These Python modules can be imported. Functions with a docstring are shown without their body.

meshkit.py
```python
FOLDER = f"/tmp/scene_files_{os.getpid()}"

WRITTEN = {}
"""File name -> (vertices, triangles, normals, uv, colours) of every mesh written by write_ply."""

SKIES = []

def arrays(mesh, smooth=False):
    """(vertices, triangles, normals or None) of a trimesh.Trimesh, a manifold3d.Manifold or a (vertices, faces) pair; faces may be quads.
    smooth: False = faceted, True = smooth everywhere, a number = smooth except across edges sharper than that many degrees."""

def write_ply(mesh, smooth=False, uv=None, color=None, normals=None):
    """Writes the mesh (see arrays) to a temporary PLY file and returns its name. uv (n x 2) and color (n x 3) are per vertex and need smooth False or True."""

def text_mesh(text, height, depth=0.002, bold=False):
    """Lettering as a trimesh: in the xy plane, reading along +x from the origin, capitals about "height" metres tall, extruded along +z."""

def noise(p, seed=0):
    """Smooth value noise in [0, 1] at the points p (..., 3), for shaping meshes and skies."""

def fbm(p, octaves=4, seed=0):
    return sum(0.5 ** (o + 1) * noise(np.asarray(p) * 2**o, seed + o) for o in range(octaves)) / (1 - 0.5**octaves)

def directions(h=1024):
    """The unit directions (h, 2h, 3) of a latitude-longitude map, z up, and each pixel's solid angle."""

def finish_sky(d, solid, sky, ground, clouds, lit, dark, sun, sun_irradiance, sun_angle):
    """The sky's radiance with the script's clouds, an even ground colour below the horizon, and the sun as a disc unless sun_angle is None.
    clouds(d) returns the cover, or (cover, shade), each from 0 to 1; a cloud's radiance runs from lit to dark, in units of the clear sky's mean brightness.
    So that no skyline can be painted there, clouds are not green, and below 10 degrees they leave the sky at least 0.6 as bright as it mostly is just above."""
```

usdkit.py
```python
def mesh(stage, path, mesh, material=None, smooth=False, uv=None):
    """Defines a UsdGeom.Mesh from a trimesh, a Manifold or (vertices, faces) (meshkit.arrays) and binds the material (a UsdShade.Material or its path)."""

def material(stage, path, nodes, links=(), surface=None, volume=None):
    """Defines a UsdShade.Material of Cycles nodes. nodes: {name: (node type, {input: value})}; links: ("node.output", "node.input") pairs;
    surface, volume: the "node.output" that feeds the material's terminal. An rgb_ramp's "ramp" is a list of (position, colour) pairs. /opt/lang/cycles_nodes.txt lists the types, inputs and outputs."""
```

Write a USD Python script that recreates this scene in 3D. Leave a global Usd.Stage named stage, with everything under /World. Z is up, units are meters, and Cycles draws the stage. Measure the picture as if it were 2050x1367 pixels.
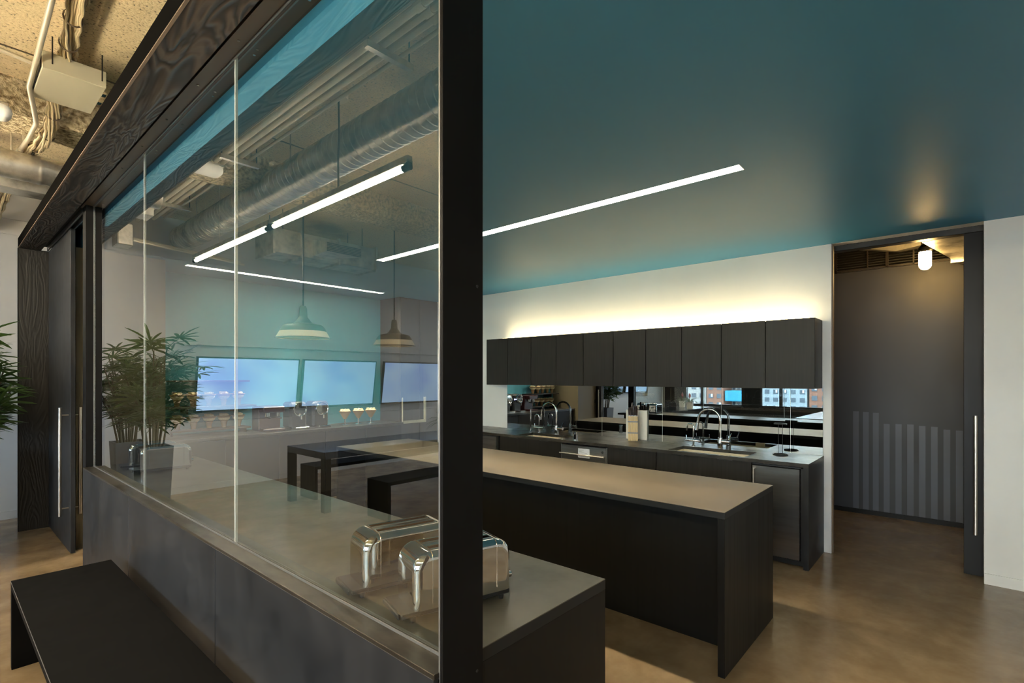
import math, random
import numpy as np, trimesh
import manifold3d as m3
import usdkit, meshkit
from pxr import Usd, UsdGeom, UsdLux, UsdShade, Gf, Sdf

random.seed(7)
rng = np.random.default_rng(7)
stage = Usd.Stage.CreateInMemory()
UsdGeom.SetStageUpAxis(stage, UsdGeom.Tokens.z)
UsdGeom.SetStageMetersPerUnit(stage, 1.0)
UsdGeom.Xform.Define(stage, '/World')
PI = math.pi

# ------------------------------------------------------------------ camera, sky, exposure
EYE = 1.657
YAW = math.radians(48.623)          # clockwise from +y
cam = UsdGeom.Camera.Define(stage, '/World/camera')
cam.CreateHorizontalApertureAttr(36.0)
cam.CreateVerticalApertureAttr(24.0)
cam.CreateFocalLengthAttr(36.0 * 1025.15 / 2050)
cam.CreateVerticalApertureOffsetAttr(71.6 / 2050 * 36.0)
cam.CreateFStopAttr(0.0)
cam.CreateClippingRangeAttr(Gf.Vec2f(0.05, 500))
cam.CreateExposureAttr(1.28)
s_, c_ = math.sin(YAW), math.cos(YAW)
cam.AddTransformOp().Set(Gf.Matrix4d(c_, -s_, 0, 0, 0, 0, 1, 0, -s_, -c_, 0, 0, 0, 0, EYE, 1))

SKY = 4.7            # overcast daylight beyond the windows
SLOT = 105.0          # recessed ceiling slots
COVE = 13.0          # strip on top of the wall cabinets
JAR = 68.0           # corridor jar lamp
TUBE = 62.0          # hanging fluorescent tubes
BULB = 80.0          # pendant bulbs
SCREEN = 0.72
usdkit.material(stage, '/World/Looks/sky', {
    'tc': ('texture_coordinate', {}), 'n': ('noise_texture', {'scale': 3.0, 'detail': 5.0}),
    'r': ('rgb_ramp', {'ramp': [(0.35, (0.55, 0.75, 1.0)), (0.65, (0.95, 0.98, 1.0))]}),
    'b': ('background_shader', {'strength': SKY})},
    [('tc.generated', 'n.vector'), ('n.fac', 'r.fac'), ('r.color', 'b.color')], surface='b.background')
dome = UsdLux.DomeLight.Define(stage, '/World/sky_dome')
dome.CreateIntensityAttr(1.0)
UsdShade.MaterialBindingAPI.Apply(dome.GetPrim()).Bind(UsdShade.Material.Get(stage, '/World/Looks/sky'))

# ------------------------------------------------------------------ materials
M = {}
def mat(name, nodes, links=(), surface='p.BSDF'):
    M[name] = usdkit.material(stage, '/World/Looks/' + name, nodes, links, surface=surface)
def plain(name, col, rough=0.5, metal=0.0, spec=0.5, **k):
    mat(name, {'p': ('principled_bsdf', {'base_color': col, 'roughness': rough, 'metallic': metal, 'specular_ior_level': spec, **k})})
def glow(name, col, st):
    mat(name, {'e': ('emission', {'color': col, 'strength': st})}, surface='e.emission')
def noisy(name, a, b, scale=(4, 4, 4), rough=(0.3, 0.4), detail=6, lo=0.3, hi=0.7, bump=0.0, metal=0.0, spec=0.5, distortion=0.0, rotz=0.0):
    nodes = {'g': ('geometry', {}), 'm': ('mapping', {'scale': scale, 'rotation': (0, 0, rotz)}),
             'n': ('noise_texture', {'scale': 1.0, 'detail': detail, 'roughness': 0.6, 'distortion': distortion}),
             'r': ('rgb_ramp', {'ramp': [(lo, a), (hi, b)]}),
             'q': ('map_range', {'from_min': 0.3, 'from_max': 0.7, 'to_min': rough[0], 'to_max': rough[1]}),
             'p': ('principled_bsdf', {'metallic': metal, 'specular_ior_level': spec})}
    links = [('g.position', 'm.vector'), ('m.vector', 'n.vector'), ('n.fac', 'r.fac'), ('r.color', 'p.base_color'), ('n.fac', 'q.value'), ('q.result', 'p.roughness')]
    if bump:
        nodes['u'] = ('bump', {'strength': bump, 'distance': 0.02})
        links += [('n.fac', 'u.height'), ('u.normal', 'p.normal')]
    mat(name, nodes, links)

noisy('teal_paint', (0.050, 0.225, 0.37), (0.058, 0.245, 0.395), (0.8, 0.8, 0.8), (0.42, 0.5))
noisy('teal_wall_paint', (0.060, 0.27, 0.34), (0.068, 0.29, 0.36), (0.8, 0.8, 0.8), (0.42, 0.5))
noisy('white_paint', (0.70, 0.69, 0.66), (0.74, 0.73, 0.70), (1.2, 1.2, 1.2), (0.5, 0.6))
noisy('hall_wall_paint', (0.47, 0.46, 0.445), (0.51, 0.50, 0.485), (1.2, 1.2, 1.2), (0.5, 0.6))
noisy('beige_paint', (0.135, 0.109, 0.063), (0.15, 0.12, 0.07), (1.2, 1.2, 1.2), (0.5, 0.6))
noisy('corridor_paint', (0.035, 0.036, 0.04), (0.042, 0.043, 0.047), (1.5, 1.5, 1.5), (0.4, 0.5))
noisy('stripe_paint', (0.085, 0.095, 0.115), (0.10, 0.11, 0.13), (2, 2, 2), (0.35, 0.45))
noisy('floor_concrete', (0.140, 0.092, 0.046), (0.240, 0.166, 0.090), (3.2, 3.2, 3.2), (0.17, 0.28), detail=12, lo=0.2, hi=0.8, distortion=0.15)
mat('deck_concrete', {'g': ('geometry', {}), 'n': ('noise_texture', {'scale': 62.0, 'detail': 2.0, 'roughness': 0.5}),
    'r': ('rgb_ramp', {'ramp': [(0.30, (0.16, 0.13, 0.09)), (0.40, (0.62, 0.49, 0.29)), (0.7, (0.72, 0.58, 0.36))]}),
    'n2': ('noise_texture', {'scale': 1.1, 'detail': 4.0}),
    'r2': ('rgb_ramp', {'ramp': [(0.30, (0.5, 0.48, 0.52)), (0.44, (1, 1, 1))]}),
    'x': ('mix_color', {'blend_type': 'multiply', 'fac': 1.0}),
    'u': ('bump', {'strength': 0.25, 'distance': 0.02}), 'p': ('principled_bsdf', {'roughness': 0.85})},
    [('g.position', 'n.vector'), ('n.fac', 'r.fac'), ('g.position', 'n2.vector'), ('n2.fac', 'r2.fac'), ('r.color', 'x.a'), ('r2.color', 'x.b'), ('x.result', 'p.base_color'), ('n.fac', 'u.height'), ('u.normal', 'p.normal')])
mat('fireproofing', {'g': ('geometry', {}), 'n': ('noise_texture', {'scale': 30.0, 'detail': 4.0}),
    'r': ('rgb_ramp', {'ramp': [(0.35, (0.25, 0.18, 0.09)), (0.6, (0.66, 0.56, 0.36))]}),
    'u': ('bump', {'strength': 1.0, 'distance': 0.04}), 'p': ('principled_bsdf', {'roughness': 0.9})},
    [('g.position', 'n.vector'), ('n.fac', 'r.fac'), ('r.color', 'p.base_color'), ('n.fac', 'u.height'), ('u.normal', 'p.normal')])
# dark worktop: soft sheen
noisy('dark_worktop', (0.020, 0.0165, 0.012), (0.034, 0.028, 0.020), (3, 3, 3), (0.24, 0.34), detail=8, spec=0.6)
noisy('island_top', (0.070, 0.049, 0.026), (0.105, 0.074, 0.040), (3, 3, 3), (0.42, 0.48), detail=8, spec=1.0, metal=0.25)
noisy('bar_top', (0.058, 0.048, 0.032), (0.088, 0.073, 0.049), (3, 3, 3), (0.30, 0.38), detail=8, spec=0.8)
noisy('black_laminate', (0.005, 0.0045, 0.004), (0.008, 0.0072, 0.0063), (30, 30, 1.2), (0.36, 0.45), spec=0.22)
noisy('cabinet_laminate', (0.014, 0.012, 0.0105), (0.021, 0.0185, 0.016), (60, 60, 2.0), (0.36, 0.46), spec=0.22)
noisy('slate_panel', (0.009, 0.009, 0.0095), (0.030, 0.0298, 0.031), (3, 3, 3), (0.38, 0.5), detail=9, spec=0.25)
noisy('bronze_sill', (0.022, 0.017, 0.012), (0.05, 0.04, 0.028), (6, 2, 6), (0.24, 0.38), metal=0.4)
mat('beam_black', {'p': ('diffuse_bsdf', {'color': (0.006, 0.0055, 0.005)})})
plain('window_wall_paint', (0.012, 0.012, 0.013), 0.6, 0.0, 0.2)
noisy('fridge_steel', (0.26, 0.24, 0.215), (0.28, 0.255, 0.23), (1.2, 1.2, 12), (0.26, 0.29), metal=1.0)
noisy('black_steel', (0.0045, 0.004, 0.0037), (0.007, 0.0064, 0.006), (5, 5, 5), (0.42, 0.5), spec=0.12)
noisy('header_steel', (0.065, 0.043, 0.026), (0.10, 0.068, 0.042), (5, 0.6, 5), (0.32, 0.42), metal=0.3)
noisy('bench_top', (0.003, 0.0028, 0.0026), (0.005, 0.0046, 0.0043), (6, 6, 6), (0.6, 0.7), spec=0.05)
noisy('brown_panel', (0.020, 0.014, 0.010), (0.032, 0.023, 0.017), (25, 25, 1.0), (0.35, 0.45))
plain('table_top', (0.006, 0.0055, 0.006), 0.16, 0.0, 0.5)
plain('dark_edge', (0.012, 0.012, 0.0115), 0.4, 0.0, 0.3)
plain('frame_beige', (0.45, 0.40, 0.28), 0.45)
plain('edge_metal', (0.22, 0.21, 0.20), 0.4, 0.7)
plain('ply_edge', (0.16, 0.11, 0.065), 0.55)
plain('gap_black', (0.006, 0.006, 0.006), 0.7)
plain('black_plastic', (0.012, 0.012, 0.012), 0.35)
plain('black_metal', (0.02, 0.02, 0.02), 0.35, 0.3)
plain('dark_green_bezel', (0.015, 0.02, 0.022), 0.3)
plain('white_plastic', (0.75, 0.74, 0.70), 0.4)
plain('slot_white', (0.88, 0.87, 0.84), 0.6)
plain('paper', (0.75, 0.74, 0.78), 0.7)
plain('grey_print', (0.25, 0.25, 0.27), 0.7)
plain('chrome', (0.80, 0.79, 0.77), 0.05, 1.0)
plain('chrome_soft', (0.72, 0.70, 0.66), 0.13, 1.0)
plain('brushed_handle', (0.78, 0.70, 0.60), 0.28, 1.0)
noisy('stainless', (0.46, 0.43, 0.40), (0.50, 0.47, 0.43), (1.2, 1.2, 30), (0.27, 0.31), metal=1.0)
noisy('sink_steel', (0.82, 0.70, 0.50), (0.88, 0.77, 0.58), (20, 3, 3), (0.3, 0.4), metal=0.35)
noisy('galvanised', (0.50, 0.47, 0.42), (0.62, 0.60, 0.55), (6, 6, 6), (0.25, 0.42), metal=0.9)
plain('conduit_metal', (0.62, 0.55, 0.42), 0.35, 0.35)
plain('beige_metal', (0.50, 0.46, 0.33), 0.4)
plain('cable_beige', (0.50, 0.40, 0.24), 0.55)
plain('cable_tie', (0.10, 0.07, 0.04), 0.6)
mat('mirror_glass', {'p': ('glossy_bsdf', {'color': (0.40, 0.42, 0.42), 'roughness': 0.0})})
plain('joint_white', (0.72, 0.74, 0.70), 0.3, 0.2)
noisy('bamboo', (0.62, 0.42, 0.19), (0.78, 0.57, 0.30), (60, 60, 3), (0.4, 0.5))
plain('cutting_board', (0.76, 0.70, 0.60), 0.5)
plain('knife_handle', (0.030, 0.016, 0.010), 0.35)
plain('knife_steel', (0.6, 0.6, 0.6), 0.25, 1.0)
plain('sponge', (0.75, 0.62, 0.42), 0.8)
plain('leaf_green', (0.020, 0.062, 0.014), 0.35, 0.0, 0.5)
mat('leaf', {'o': ('geometry', {}), 'n': ('noise_texture', {'scale': 9.0, 'detail': 2.0}),
    'r': ('rgb_ramp', {'ramp': [(0.35, (0.014, 0.034, 0.008)), (0.65, (0.036, 0.07, 0.018))]}),
    'p': ('principled_bsdf', {'roughness': 0.35}), 't': ('translucent_bsdf', {'color': (0.08, 0.16, 0.03)}), 'x': ('mix_closure', {'fac': 0.22})},
    [('o.position', 'n.vector'), ('n.fac', 'r.fac'), ('r.color', 'p.base_color'), ('p.BSDF', 'x.closure1'), ('t.BSDF', 'x.closure2')], surface='x.closure')
plain('stem_brown', (0.06, 0.05, 0.025), 0.6)
plain('soil', (0.10, 0.06, 0.035), 0.9)
noisy('planter_grey', (0.055, 0.058, 0.068), (0.075, 0.078, 0.088), (5, 5, 5), (0.4, 0.5))
plain('red_bract', (0.30, 0.03, 0.03), 0.45)
plain('wicker', (0.33, 0.20, 0.09), 0.6)
noisy('snack', (0.62, 0.48, 0.26), (0.85, 0.72, 0.48), (60, 60, 60), (0.5, 0.7))
plain('dark_red', (0.028, 0.007, 0.008), 0.35)
plain('enamel_grey', (0.06, 0.054, 0.046), 0.4)
plain('enamel_white', (0.80, 0.72, 0.55), 0.4)
plain('cream_disc', (0.72, 0.62, 0.48), 0.5)
plain('blue_led_body', (0.02, 0.02, 0.03), 0.3)
plain('brick_far', (0.24, 0.11, 0.07), 0.8)
plain('tower_far', (0.26, 0.31, 0.34), 0.7)
plain('stone_far', (0.34, 0.33, 0.31), 0.8)
plain('awning_blue', (0.02, 0.24, 0.38), 0.6)
plain('far_window', (0.05, 0.07, 0.09), 0.1)
plain('far_blind', (0.7, 0.75, 0.78), 0.5)
plain('street', (0.25, 0.25, 0.25), 0.8)
glow('slot_glow', (1.0, 0.90, 0.70), SLOT)
glow('cove_glow', (1.0, 0.82, 0.47), COVE)
glow('jar_glow', (1.0, 0.62, 0.20), JAR)
glow('tube_glow', (1.0, 0.86, 0.60), TUBE)
glow('bulb_glow', (1.0, 0.78, 0.45), BULB)
glow('led_blue', (0.25, 0.35, 1.0), 6.0)
# television picture: cool lavender blue with soft bands and blurred shapes
mat('screen', {'g': ('geometry', {}), 'm': ('mapping', {'scale': (1.0, 0.2, 1.6)}), 'n': ('noise_texture', {'scale': 1.3, 'detail': 1.5}),
    'r': ('rgb_ramp', {'ramp': [(0.3, (0.30, 0.48, 0.95)), (0.5, (0.42, 0.66, 1.0)), (0.7, (0.50, 0.74, 1.0))]}),
    'e': ('emission', {'strength': SCREEN}), 'gl': ('glossy_bsdf', {'roughness': 0.1, 'color': (0.05, 0.05, 0.05)}), 'a': ('add_closure', {})},
    [('g.position', 'm.vector'), ('m.vector', 'n.vector'), ('n.fac', 'r.fac'), ('r.color', 'e.color'), ('e.emission', 'a.closure1'), ('gl.BSDF', 'a.closure2')], surface='a.closure')
# glass pane: mirror reflection rising with angle, both faces of the sheet accounted for at its outer face
mat('pane_glass', {'f': ('fresnel', {'IOR': 1.75}), 'k': ('math', {'math_type': 'multiply', 'value2': 1.85, 'use_clamp': True}), 'g': ('geometry', {}),
    'i': ('math', {'math_type': 'subtract', 'value1': 1.0}), 'x': ('math', {'math_type': 'multiply'}),
    't': ('transparent_bsdf', {'color': (0.93, 0.965, 0.95)}), 's': ('glossy_bsdf', {'roughness': 0.0, 'color': (1, 1, 1)}), 'mx': ('mix_closure', {})},
    [('f.fac', 'k.value1'), ('g.backfacing', 'i.value2'), ('k.value', 'x.value1'), ('i.value', 'x.value2'), ('x.value', 'mx.fac'), ('t.BSDF', 'mx.closure1'), ('s.BSDF', 'mx.closure2')], surface='mx.closure')
mat('window_glass', {'f': ('fresnel', {'IOR': 1.5}), 'g': ('geometry', {}), 'i': ('math', {'math_type': 'subtract', 'value1': 1.0}), 'x': ('math', {'math_type': 'multiply'}),
    't': ('transparent_bsdf', {'color': (0.95, 0.98, 0.98)}), 's': ('glossy_bsdf', {'roughness': 0.0, 'color': (1, 1, 1)}), 'mx': ('mix_closure', {})},
    [('g.backfacing', 'i.value2'), ('f.fac', 'x.value1'), ('i.value', 'x.value2'), ('x.value', 'mx.fac'), ('t.BSDF', 'mx.closure1'), ('s.BSDF', 'mx.closure2')], surface='mx.closure')
plain('clear_acrylic', (0.9, 0.95, 0.95), 0.02, 0.0, 0.5, transmission_weight=0.95, ior=1.3)
# plywood with raised black-stained grain
mat('black_plywood', {'g': ('geometry', {}), 'm': ('mapping', {'scale': (5.0, 0.9, 1.0)}), 'n': ('noise_texture', {'scale': 1.3, 'detail': 2.5, 'distortion': 1.2}),
    'w': ('math', {'math_type': 'multiply', 'value2': 55.0}), 'sn': ('math', {'math_type': 'sine'}),
    'r': ('rgb_ramp', {'ramp': [(0.0, (0.012, 0.010, 0.008)), (0.75, (0.046, 0.033, 0.023)), (1.0, (0.070, 0.052, 0.036))]}),
    'q': ('math', {'math_type': 'multiply_add', 'value2': 0.5, 'value3': 0.5}),
    'u': ('bump', {'strength': 0.35, 'distance': 0.012}), 'p': ('principled_bsdf', {'roughness': 0.42})},
    [('g.position', 'm.vector'), ('m.vector', 'n.vector'), ('n.fac', 'w.value1'), ('w.value', 'sn.value1'), ('sn.value', 'q.value1'), ('q.value', 'r.fac'), ('r.color', 'p.base_color'), ('q.value', 'u.height'), ('u.normal', 'p.normal')])
mat('black_plywood_post', {'g': ('geometry', {}), 'm': ('mapping', {'scale': (5.0, 1.0, 0.9)}), 'n': ('noise_texture', {'scale': 1.3, 'detail': 2.5, 'distortion': 1.2}),
    'w': ('math', {'math_type': 'multiply', 'value2': 55.0}), 'sn': ('math', {'math_type': 'sine'}),
    'q': ('math', {'math_type': 'multiply_add', 'value2': 0.5, 'value3': 0.5}),
    'r': ('rgb_ramp', {'ramp': [(0.0, (0.008, 0.007, 0.006)), (1.0, (0.013, 0.011, 0.009))]}),
    'u': ('bump', {'strength': 0.12, 'distance': 0.01}), 'p': ('principled_bsdf', {'roughness': 0.42})},
    [('g.position', 'm.vector'), ('m.vector', 'n.vector'), ('n.fac', 'w.value1'), ('w.value', 'sn.value1'), ('sn.value', 'q.value1'), ('q.value', 'r.fac'), ('r.color', 'p.base_color'), ('q.value', 'u.height'), ('u.normal', 'p.normal')])

# ------------------------------------------------------------------ shapes
def tm(man):
    m = man.to_mesh()
    return trimesh.Trimesh(np.array(m.vert_properties[:, :3], float), np.array(m.tri_verts), process=False)
def bx(x0, x1, y0, y1, z0, z1, b=0.0):
    x0, x1 = min(x0, x1), max(x0, x1); y0, y1 = min(y0, y1), max(y0, y1); z0, z1 = min(z0, z1), max(z0, z1)
    if b <= 0:
        m = trimesh.creation.box((x1 - x0, y1 - y0, z1 - z0))
        m.apply_translation(((x0 + x1) / 2, (y0 + y1) / 2, (z0 + z1) / 2)); return m
    b = min(b, (x1 - x0) * .45, (y1 - y0) * .45, (z1 - z0) * .45)
    P = []
    for x, dx in ((x0, b), (x1, -b)):
        for y, dy in ((y0, b), (y1, -b)):
            for z, dz in ((z0, b), (z1, -b)):
                P += [(x + dx, y + dy, z), (x + dx, y, z + dz), (x, y + dy, z + dz)]
    return trimesh.convex.convex_hull(np.array(P))
def man(m):
    return m3.Manifold(m3.Mesh(vert_properties=np.asarray(m.vertices, np.float32), tri_verts=np.asarray(m.faces, np.uint32)))
def cut(a, *bs):
    r = man(a)
    for b in bs: r = r - man(b)
    return tm(r)
def cat(*ms):
    return trimesh.util.concatenate(list(ms))
def cyl(p0, p1, r, r2=None, n=20):
    p0, p1 = np.array(p0, float), np.array(p1, float)
    return tube([p0, p1], [r, r if r2 is None else r2], n)
def tube(pts, r, n=10, caps=True):
    pts = np.array(pts, float); k = len(pts); rr = np.broadcast_to(np.asarray(r, float), (k,))
    t = np.gradient(pts, axis=0); t /= np.linalg.norm(t, axis=1)[:, None] + 1e-12
    a = np.array([0, 0, 1.0]) if abs(t[0][2]) < .9 else np.array([1.0, 0, 0])
    u = np.cross(t[0], a); u /= np.linalg.norm(u); V = []
    for i in range(k):
        u = u - t[i] * np.dot(u, t[i]); u /= np.linalg.norm(u) + 1e-12
        w = np.cross(t[i], u); an = np.arange(n) * 2 * PI / n
        V.append(pts[i] + rr[i] * (np.cos(an)[:, None] * u + np.sin(an)[:, None] * w))
    V = np.vstack(V); F = []
    for i in range(k - 1):
        for j in range(n):
            a0, b0 = i * n + j, i * n + (j + 1) % n
            F += [(a0, b0, b0 + n), (a0, b0 + n, a0 + n)]
    if caps:
        c0, c1 = len(V), len(V) + 1; V = np.vstack([V, pts[0], pts[-1]])
        for j in range(n):
            F += [(c0, (j + 1) % n, j), (c1, (k - 1) * n + j, (k - 1) * n + (j + 1) % n)]
    return trimesh.Trimesh(V, np.array(F), process=False)
def lathe(prof, n=32, at=(0, 0, 0)):
    prof = np.array(prof, float); k = len(prof); an = np.arange(n) * 2 * PI / n
    V = np.array([(r * math.cos(a), r * math.sin(a), z) for r, z in prof for a in an]); F = []
    for i in range(k - 1):
        for j in range(n):
            a0, b0 = i * n + j, i * n + (j + 1) % n
            F += [(a0, b0, b0 + n), (a0, b0 + n, a0 + n)]
    m = trimesh.Trimesh(V + np.array(at), np.array(F), process=True)
    m.update_faces(m.nondegenerate_faces()); return m
def ring(c, R, r, n=28, k=8):
    an = np.linspace(0, 2 * PI, n + 1)
    return tube([(c[0] + R * math.cos(a), c[1] + R * math.sin(a), c[2]) for a in an], r, k)
def spheroid(c, r, sub=2):
    m = trimesh.creation.icosphere(sub); m.apply_scale(r); m.apply_translation(c); return m
def hull_spheres(cs, n=20):
    return tm(m3.Manifold.batch_hull([m3.Manifold.sphere(r, n).translate((x, y, z)) for x, y, z, r in cs]))
def move(m, t=(0, 0, 0), rz=0.0):
    m = m.copy()
    if rz: m.apply_transform(trimesh.transformations.rotation_matrix(rz, [0, 0, 1]))
    m.apply_translation(t); return m
def arc(c, r, a0, a1, n, plane='yz'):
    out = []
    for a in np.linspace(a0, a1, n):
        if plane == 'yz': out.append((c[0], c[1] + r * math.cos(a), c[2] + r * math.sin(a)))
        else: out.append((c[0] + r * math.cos(a), c[1], c[2] + r * math.sin(a)))
    return out

# ------------------------------------------------------------------ prims
def path_for(name, parent=None):
    base = (str(parent.GetPath()) if parent else '/World') + '/'
    if not stage.GetPrimAtPath(base + name): return base + name
    i = 1
    while stage.GetPrimAtPath(base + f'{name}_{i:03d}'): i += 1
    return base + f'{name}_{i:03d}'
def data(p, label=None, category=None, group=None, kind=None):
    for k, v in (('label', label), ('category', category), ('group', group), ('kind', kind)):
        if v: p.SetCustomDataByKey(k, v)
    return p
def part(parent, name, mesh, m, smooth=30, label=None, kind=None):
    if isinstance(mesh, (list, tuple)): mesh = cat(*mesh)
    o = usdkit.mesh(stage, path_for(name, parent), mesh, M[m], smooth=smooth).GetPrim()
    return data(o, label, kind=kind)
def thing(name, label, category, loc=(0, 0, 0), rz=0.0, group=None, kind=None):
    x = UsdGeom.Xform.Define(stage, path_for(name))
    x.AddTranslateOp().Set(Gf.Vec3d(*map(float, loc))); x.AddRotateZOp().Set(math.degrees(rz))
    return data(x.GetPrim(), label, category, group, kind)
def dup(src, label, loc, rz=0.0, name=None):
    was = src.GetCustomData()
    x = UsdGeom.Xform.Define(stage, path_for(name or src.GetName()))
    p = x.GetPrim(); p.GetReferences().AddInternalReference(src.GetPath()); p.SetInstanceable(True)
    x.ClearXformOpOrder(); x.AddTranslateOp().Set(Gf.Vec3d(*map(float, loc))); x.AddRotateZOp().Set(math.degrees(rz))
    return data(p, label, was['category'], was.get('group'))
def one(name, mesh, m, label, category, group=None, smooth=30):
    if isinstance(mesh, (list, tuple)): mesh = cat(*mesh)
    return data(usdkit.mesh(stage, path_for(name), mesh, M[m], smooth=smooth).GetPrim(), label, category, group)
def shell(name, mesh, m, label, category='wall', smooth=False):
    if isinstance(mesh, (list, tuple)): mesh = cat(*mesh)
    return data(usdkit.mesh(stage, path_for(name), mesh, M[m], smooth=smooth).GetPrim(), label, category, kind='structure')

CEIL = 2.912
DECK = 3.9
FAR = 8.38          # far end wall
WEST = -7.0         # window wall
XG = 0.905          # glass plane
XK = 5.6            # kitchen wall
Y0 = 0.99           # end line of bar, island and kitchen counter

# ================================================================== room shell
shell('floor', bx(WEST - .3, 7.8, -5.3, 8.6, -.2, 0), 'floor_concrete', 'polished brown concrete floor running through kitchen and hall', 'floor')
dk = thing('ceiling', 'speckled beige concrete deck above the exposed ducts and cables', 'ceiling', kind='structure')
part(dk, 'concrete_deck', bx(WEST - .3, 7.8, -5.3, 8.6, DECK, DECK + .2), 'deck_concrete', False)
for y in (1.6, 4.85):
    part(dk, 'deck_joint', bx(WEST, 5.6, y, y + .012, DECK - .006, DECK + .01), 'cable_tie', False)
# teal dropped ceiling with two slots
slot1 = (3.15, 3.25, .99, 4.72)
slot2 = (1.886, 4.475, 6.47, 6.57)
slab = cut(bx(.985, XK, -4.9, 7.2, CEIL, CEIL + .10), bx(slot1[0], slot1[1], slot1[2], slot1[3], CEIL - .1, CEIL + .2), bx(slot2[0], slot2[1], slot2[2], slot2[3], CEIL - .1, CEIL + .2))
tc = thing('ceiling', 'teal painted dropped ceiling over the kitchen', 'ceiling', kind='structure')
part(tc, 'ceiling_board', slab, 'teal_paint', False)
part(tc, 'fascia', bx(.977, .985, -4.9, 7.2, CEIL, 3.155), 'teal_paint', False)
for n, (a, b, c, d), lab in ((0, slot1, 'long recessed light slot above the island in the teal ceiling'), (1, slot2, 'recessed light slot in the teal ceiling along the teal snack wall')):
    t = thing('ceiling_light', lab, 'ceiling light', group='recessed light slots')
    e, H_ = .004, .19
    part(t, 'diffuser', bx(a + e, b - e, c + e, d - e, CEIL + H_ - .01, CEIL + H_), 'slot_glow', False)
    part(t, 'housing', [bx(a, a + e, c, d, CEIL - .001, CEIL + H_), bx(b - e, b, c, d, CEIL - .001, CEIL + H_), bx(a + e, b - e, c, c + e, CEIL - .001, CEIL + H_), bx(a + e, b - e, d - e, d, CEIL - .001, CEIL + H_), bx(a, b, c, d, CEIL + H_, CEIL + H_ + .005)], 'slot_white', False)

# far end wall of the hall with a shallow television niche
fw = thing('wall_far', 'white end wall of the hall carrying the row of televisions', 'wall', kind='structure')
nx0, nx1, nz0, nz1 = -5.6, -.56, 1.0, 2.13
part(fw, 'wall_face', cut(bx(WEST - .3, 7.8, FAR, FAR + .35, 0, DECK), bx(nx0, nx1, FAR - .1, FAR + .10, nz0, nz1), bx(WEST - .4, 7.8, FAR - .1, FAR + .008, 3.50, 3.512), bx(WEST - .4, 7.8, FAR - .1, FAR + .008, 3.32, 3.332)), 'hall_wall_paint', False)
shell('baseboard_far', bx(WEST, .86, FAR - .015, FAR, 0, .09), 'hall_wall_paint', 'white baseboard along the end wall', 'baseboard')
shell('wall_back', bx(WEST - .3, 7.8, -5.3, -5.0, 0, DECK), 'white_paint', 'white wall behind the viewpoint')
# kitchen wall
shell('wall_kitchen', bx(XK, XK + .06, .93, 6.62, 0, CEIL), 'white_paint', 'white kitchen wall washed by the strip light on the cabinets')
shell('wall_kitchen', bx(XK + .06, XK + .12, .94, 7.2, 0, 3.6), 'corridor_paint', 'dark corridor side of the kitchen wall')
shell('wall_right', [bx(XK, XK + .12, -5.0, -.126, 0, CEIL)], 'white_paint', 'plain white wall beside the dark sliding door')
shell('baseboard_right', bx(XK - .014, XK, -5.0, -.126, 0, .085), 'white_paint', 'white baseboard under the plain white wall', 'baseboard')
shell('trim_1', [bx(XK + .0, XK + .12, -.13, .93, CEIL, 3.6)], 'white_paint', 'wall strip above the corridor opening', 'wall')
shell('trim_2', bx(XK + .12, XK + .22, -1.3, 1.0, 2.86, 2.93, .004), 'black_metal', 'dark steel track header across the corridor opening', 'track')
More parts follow.
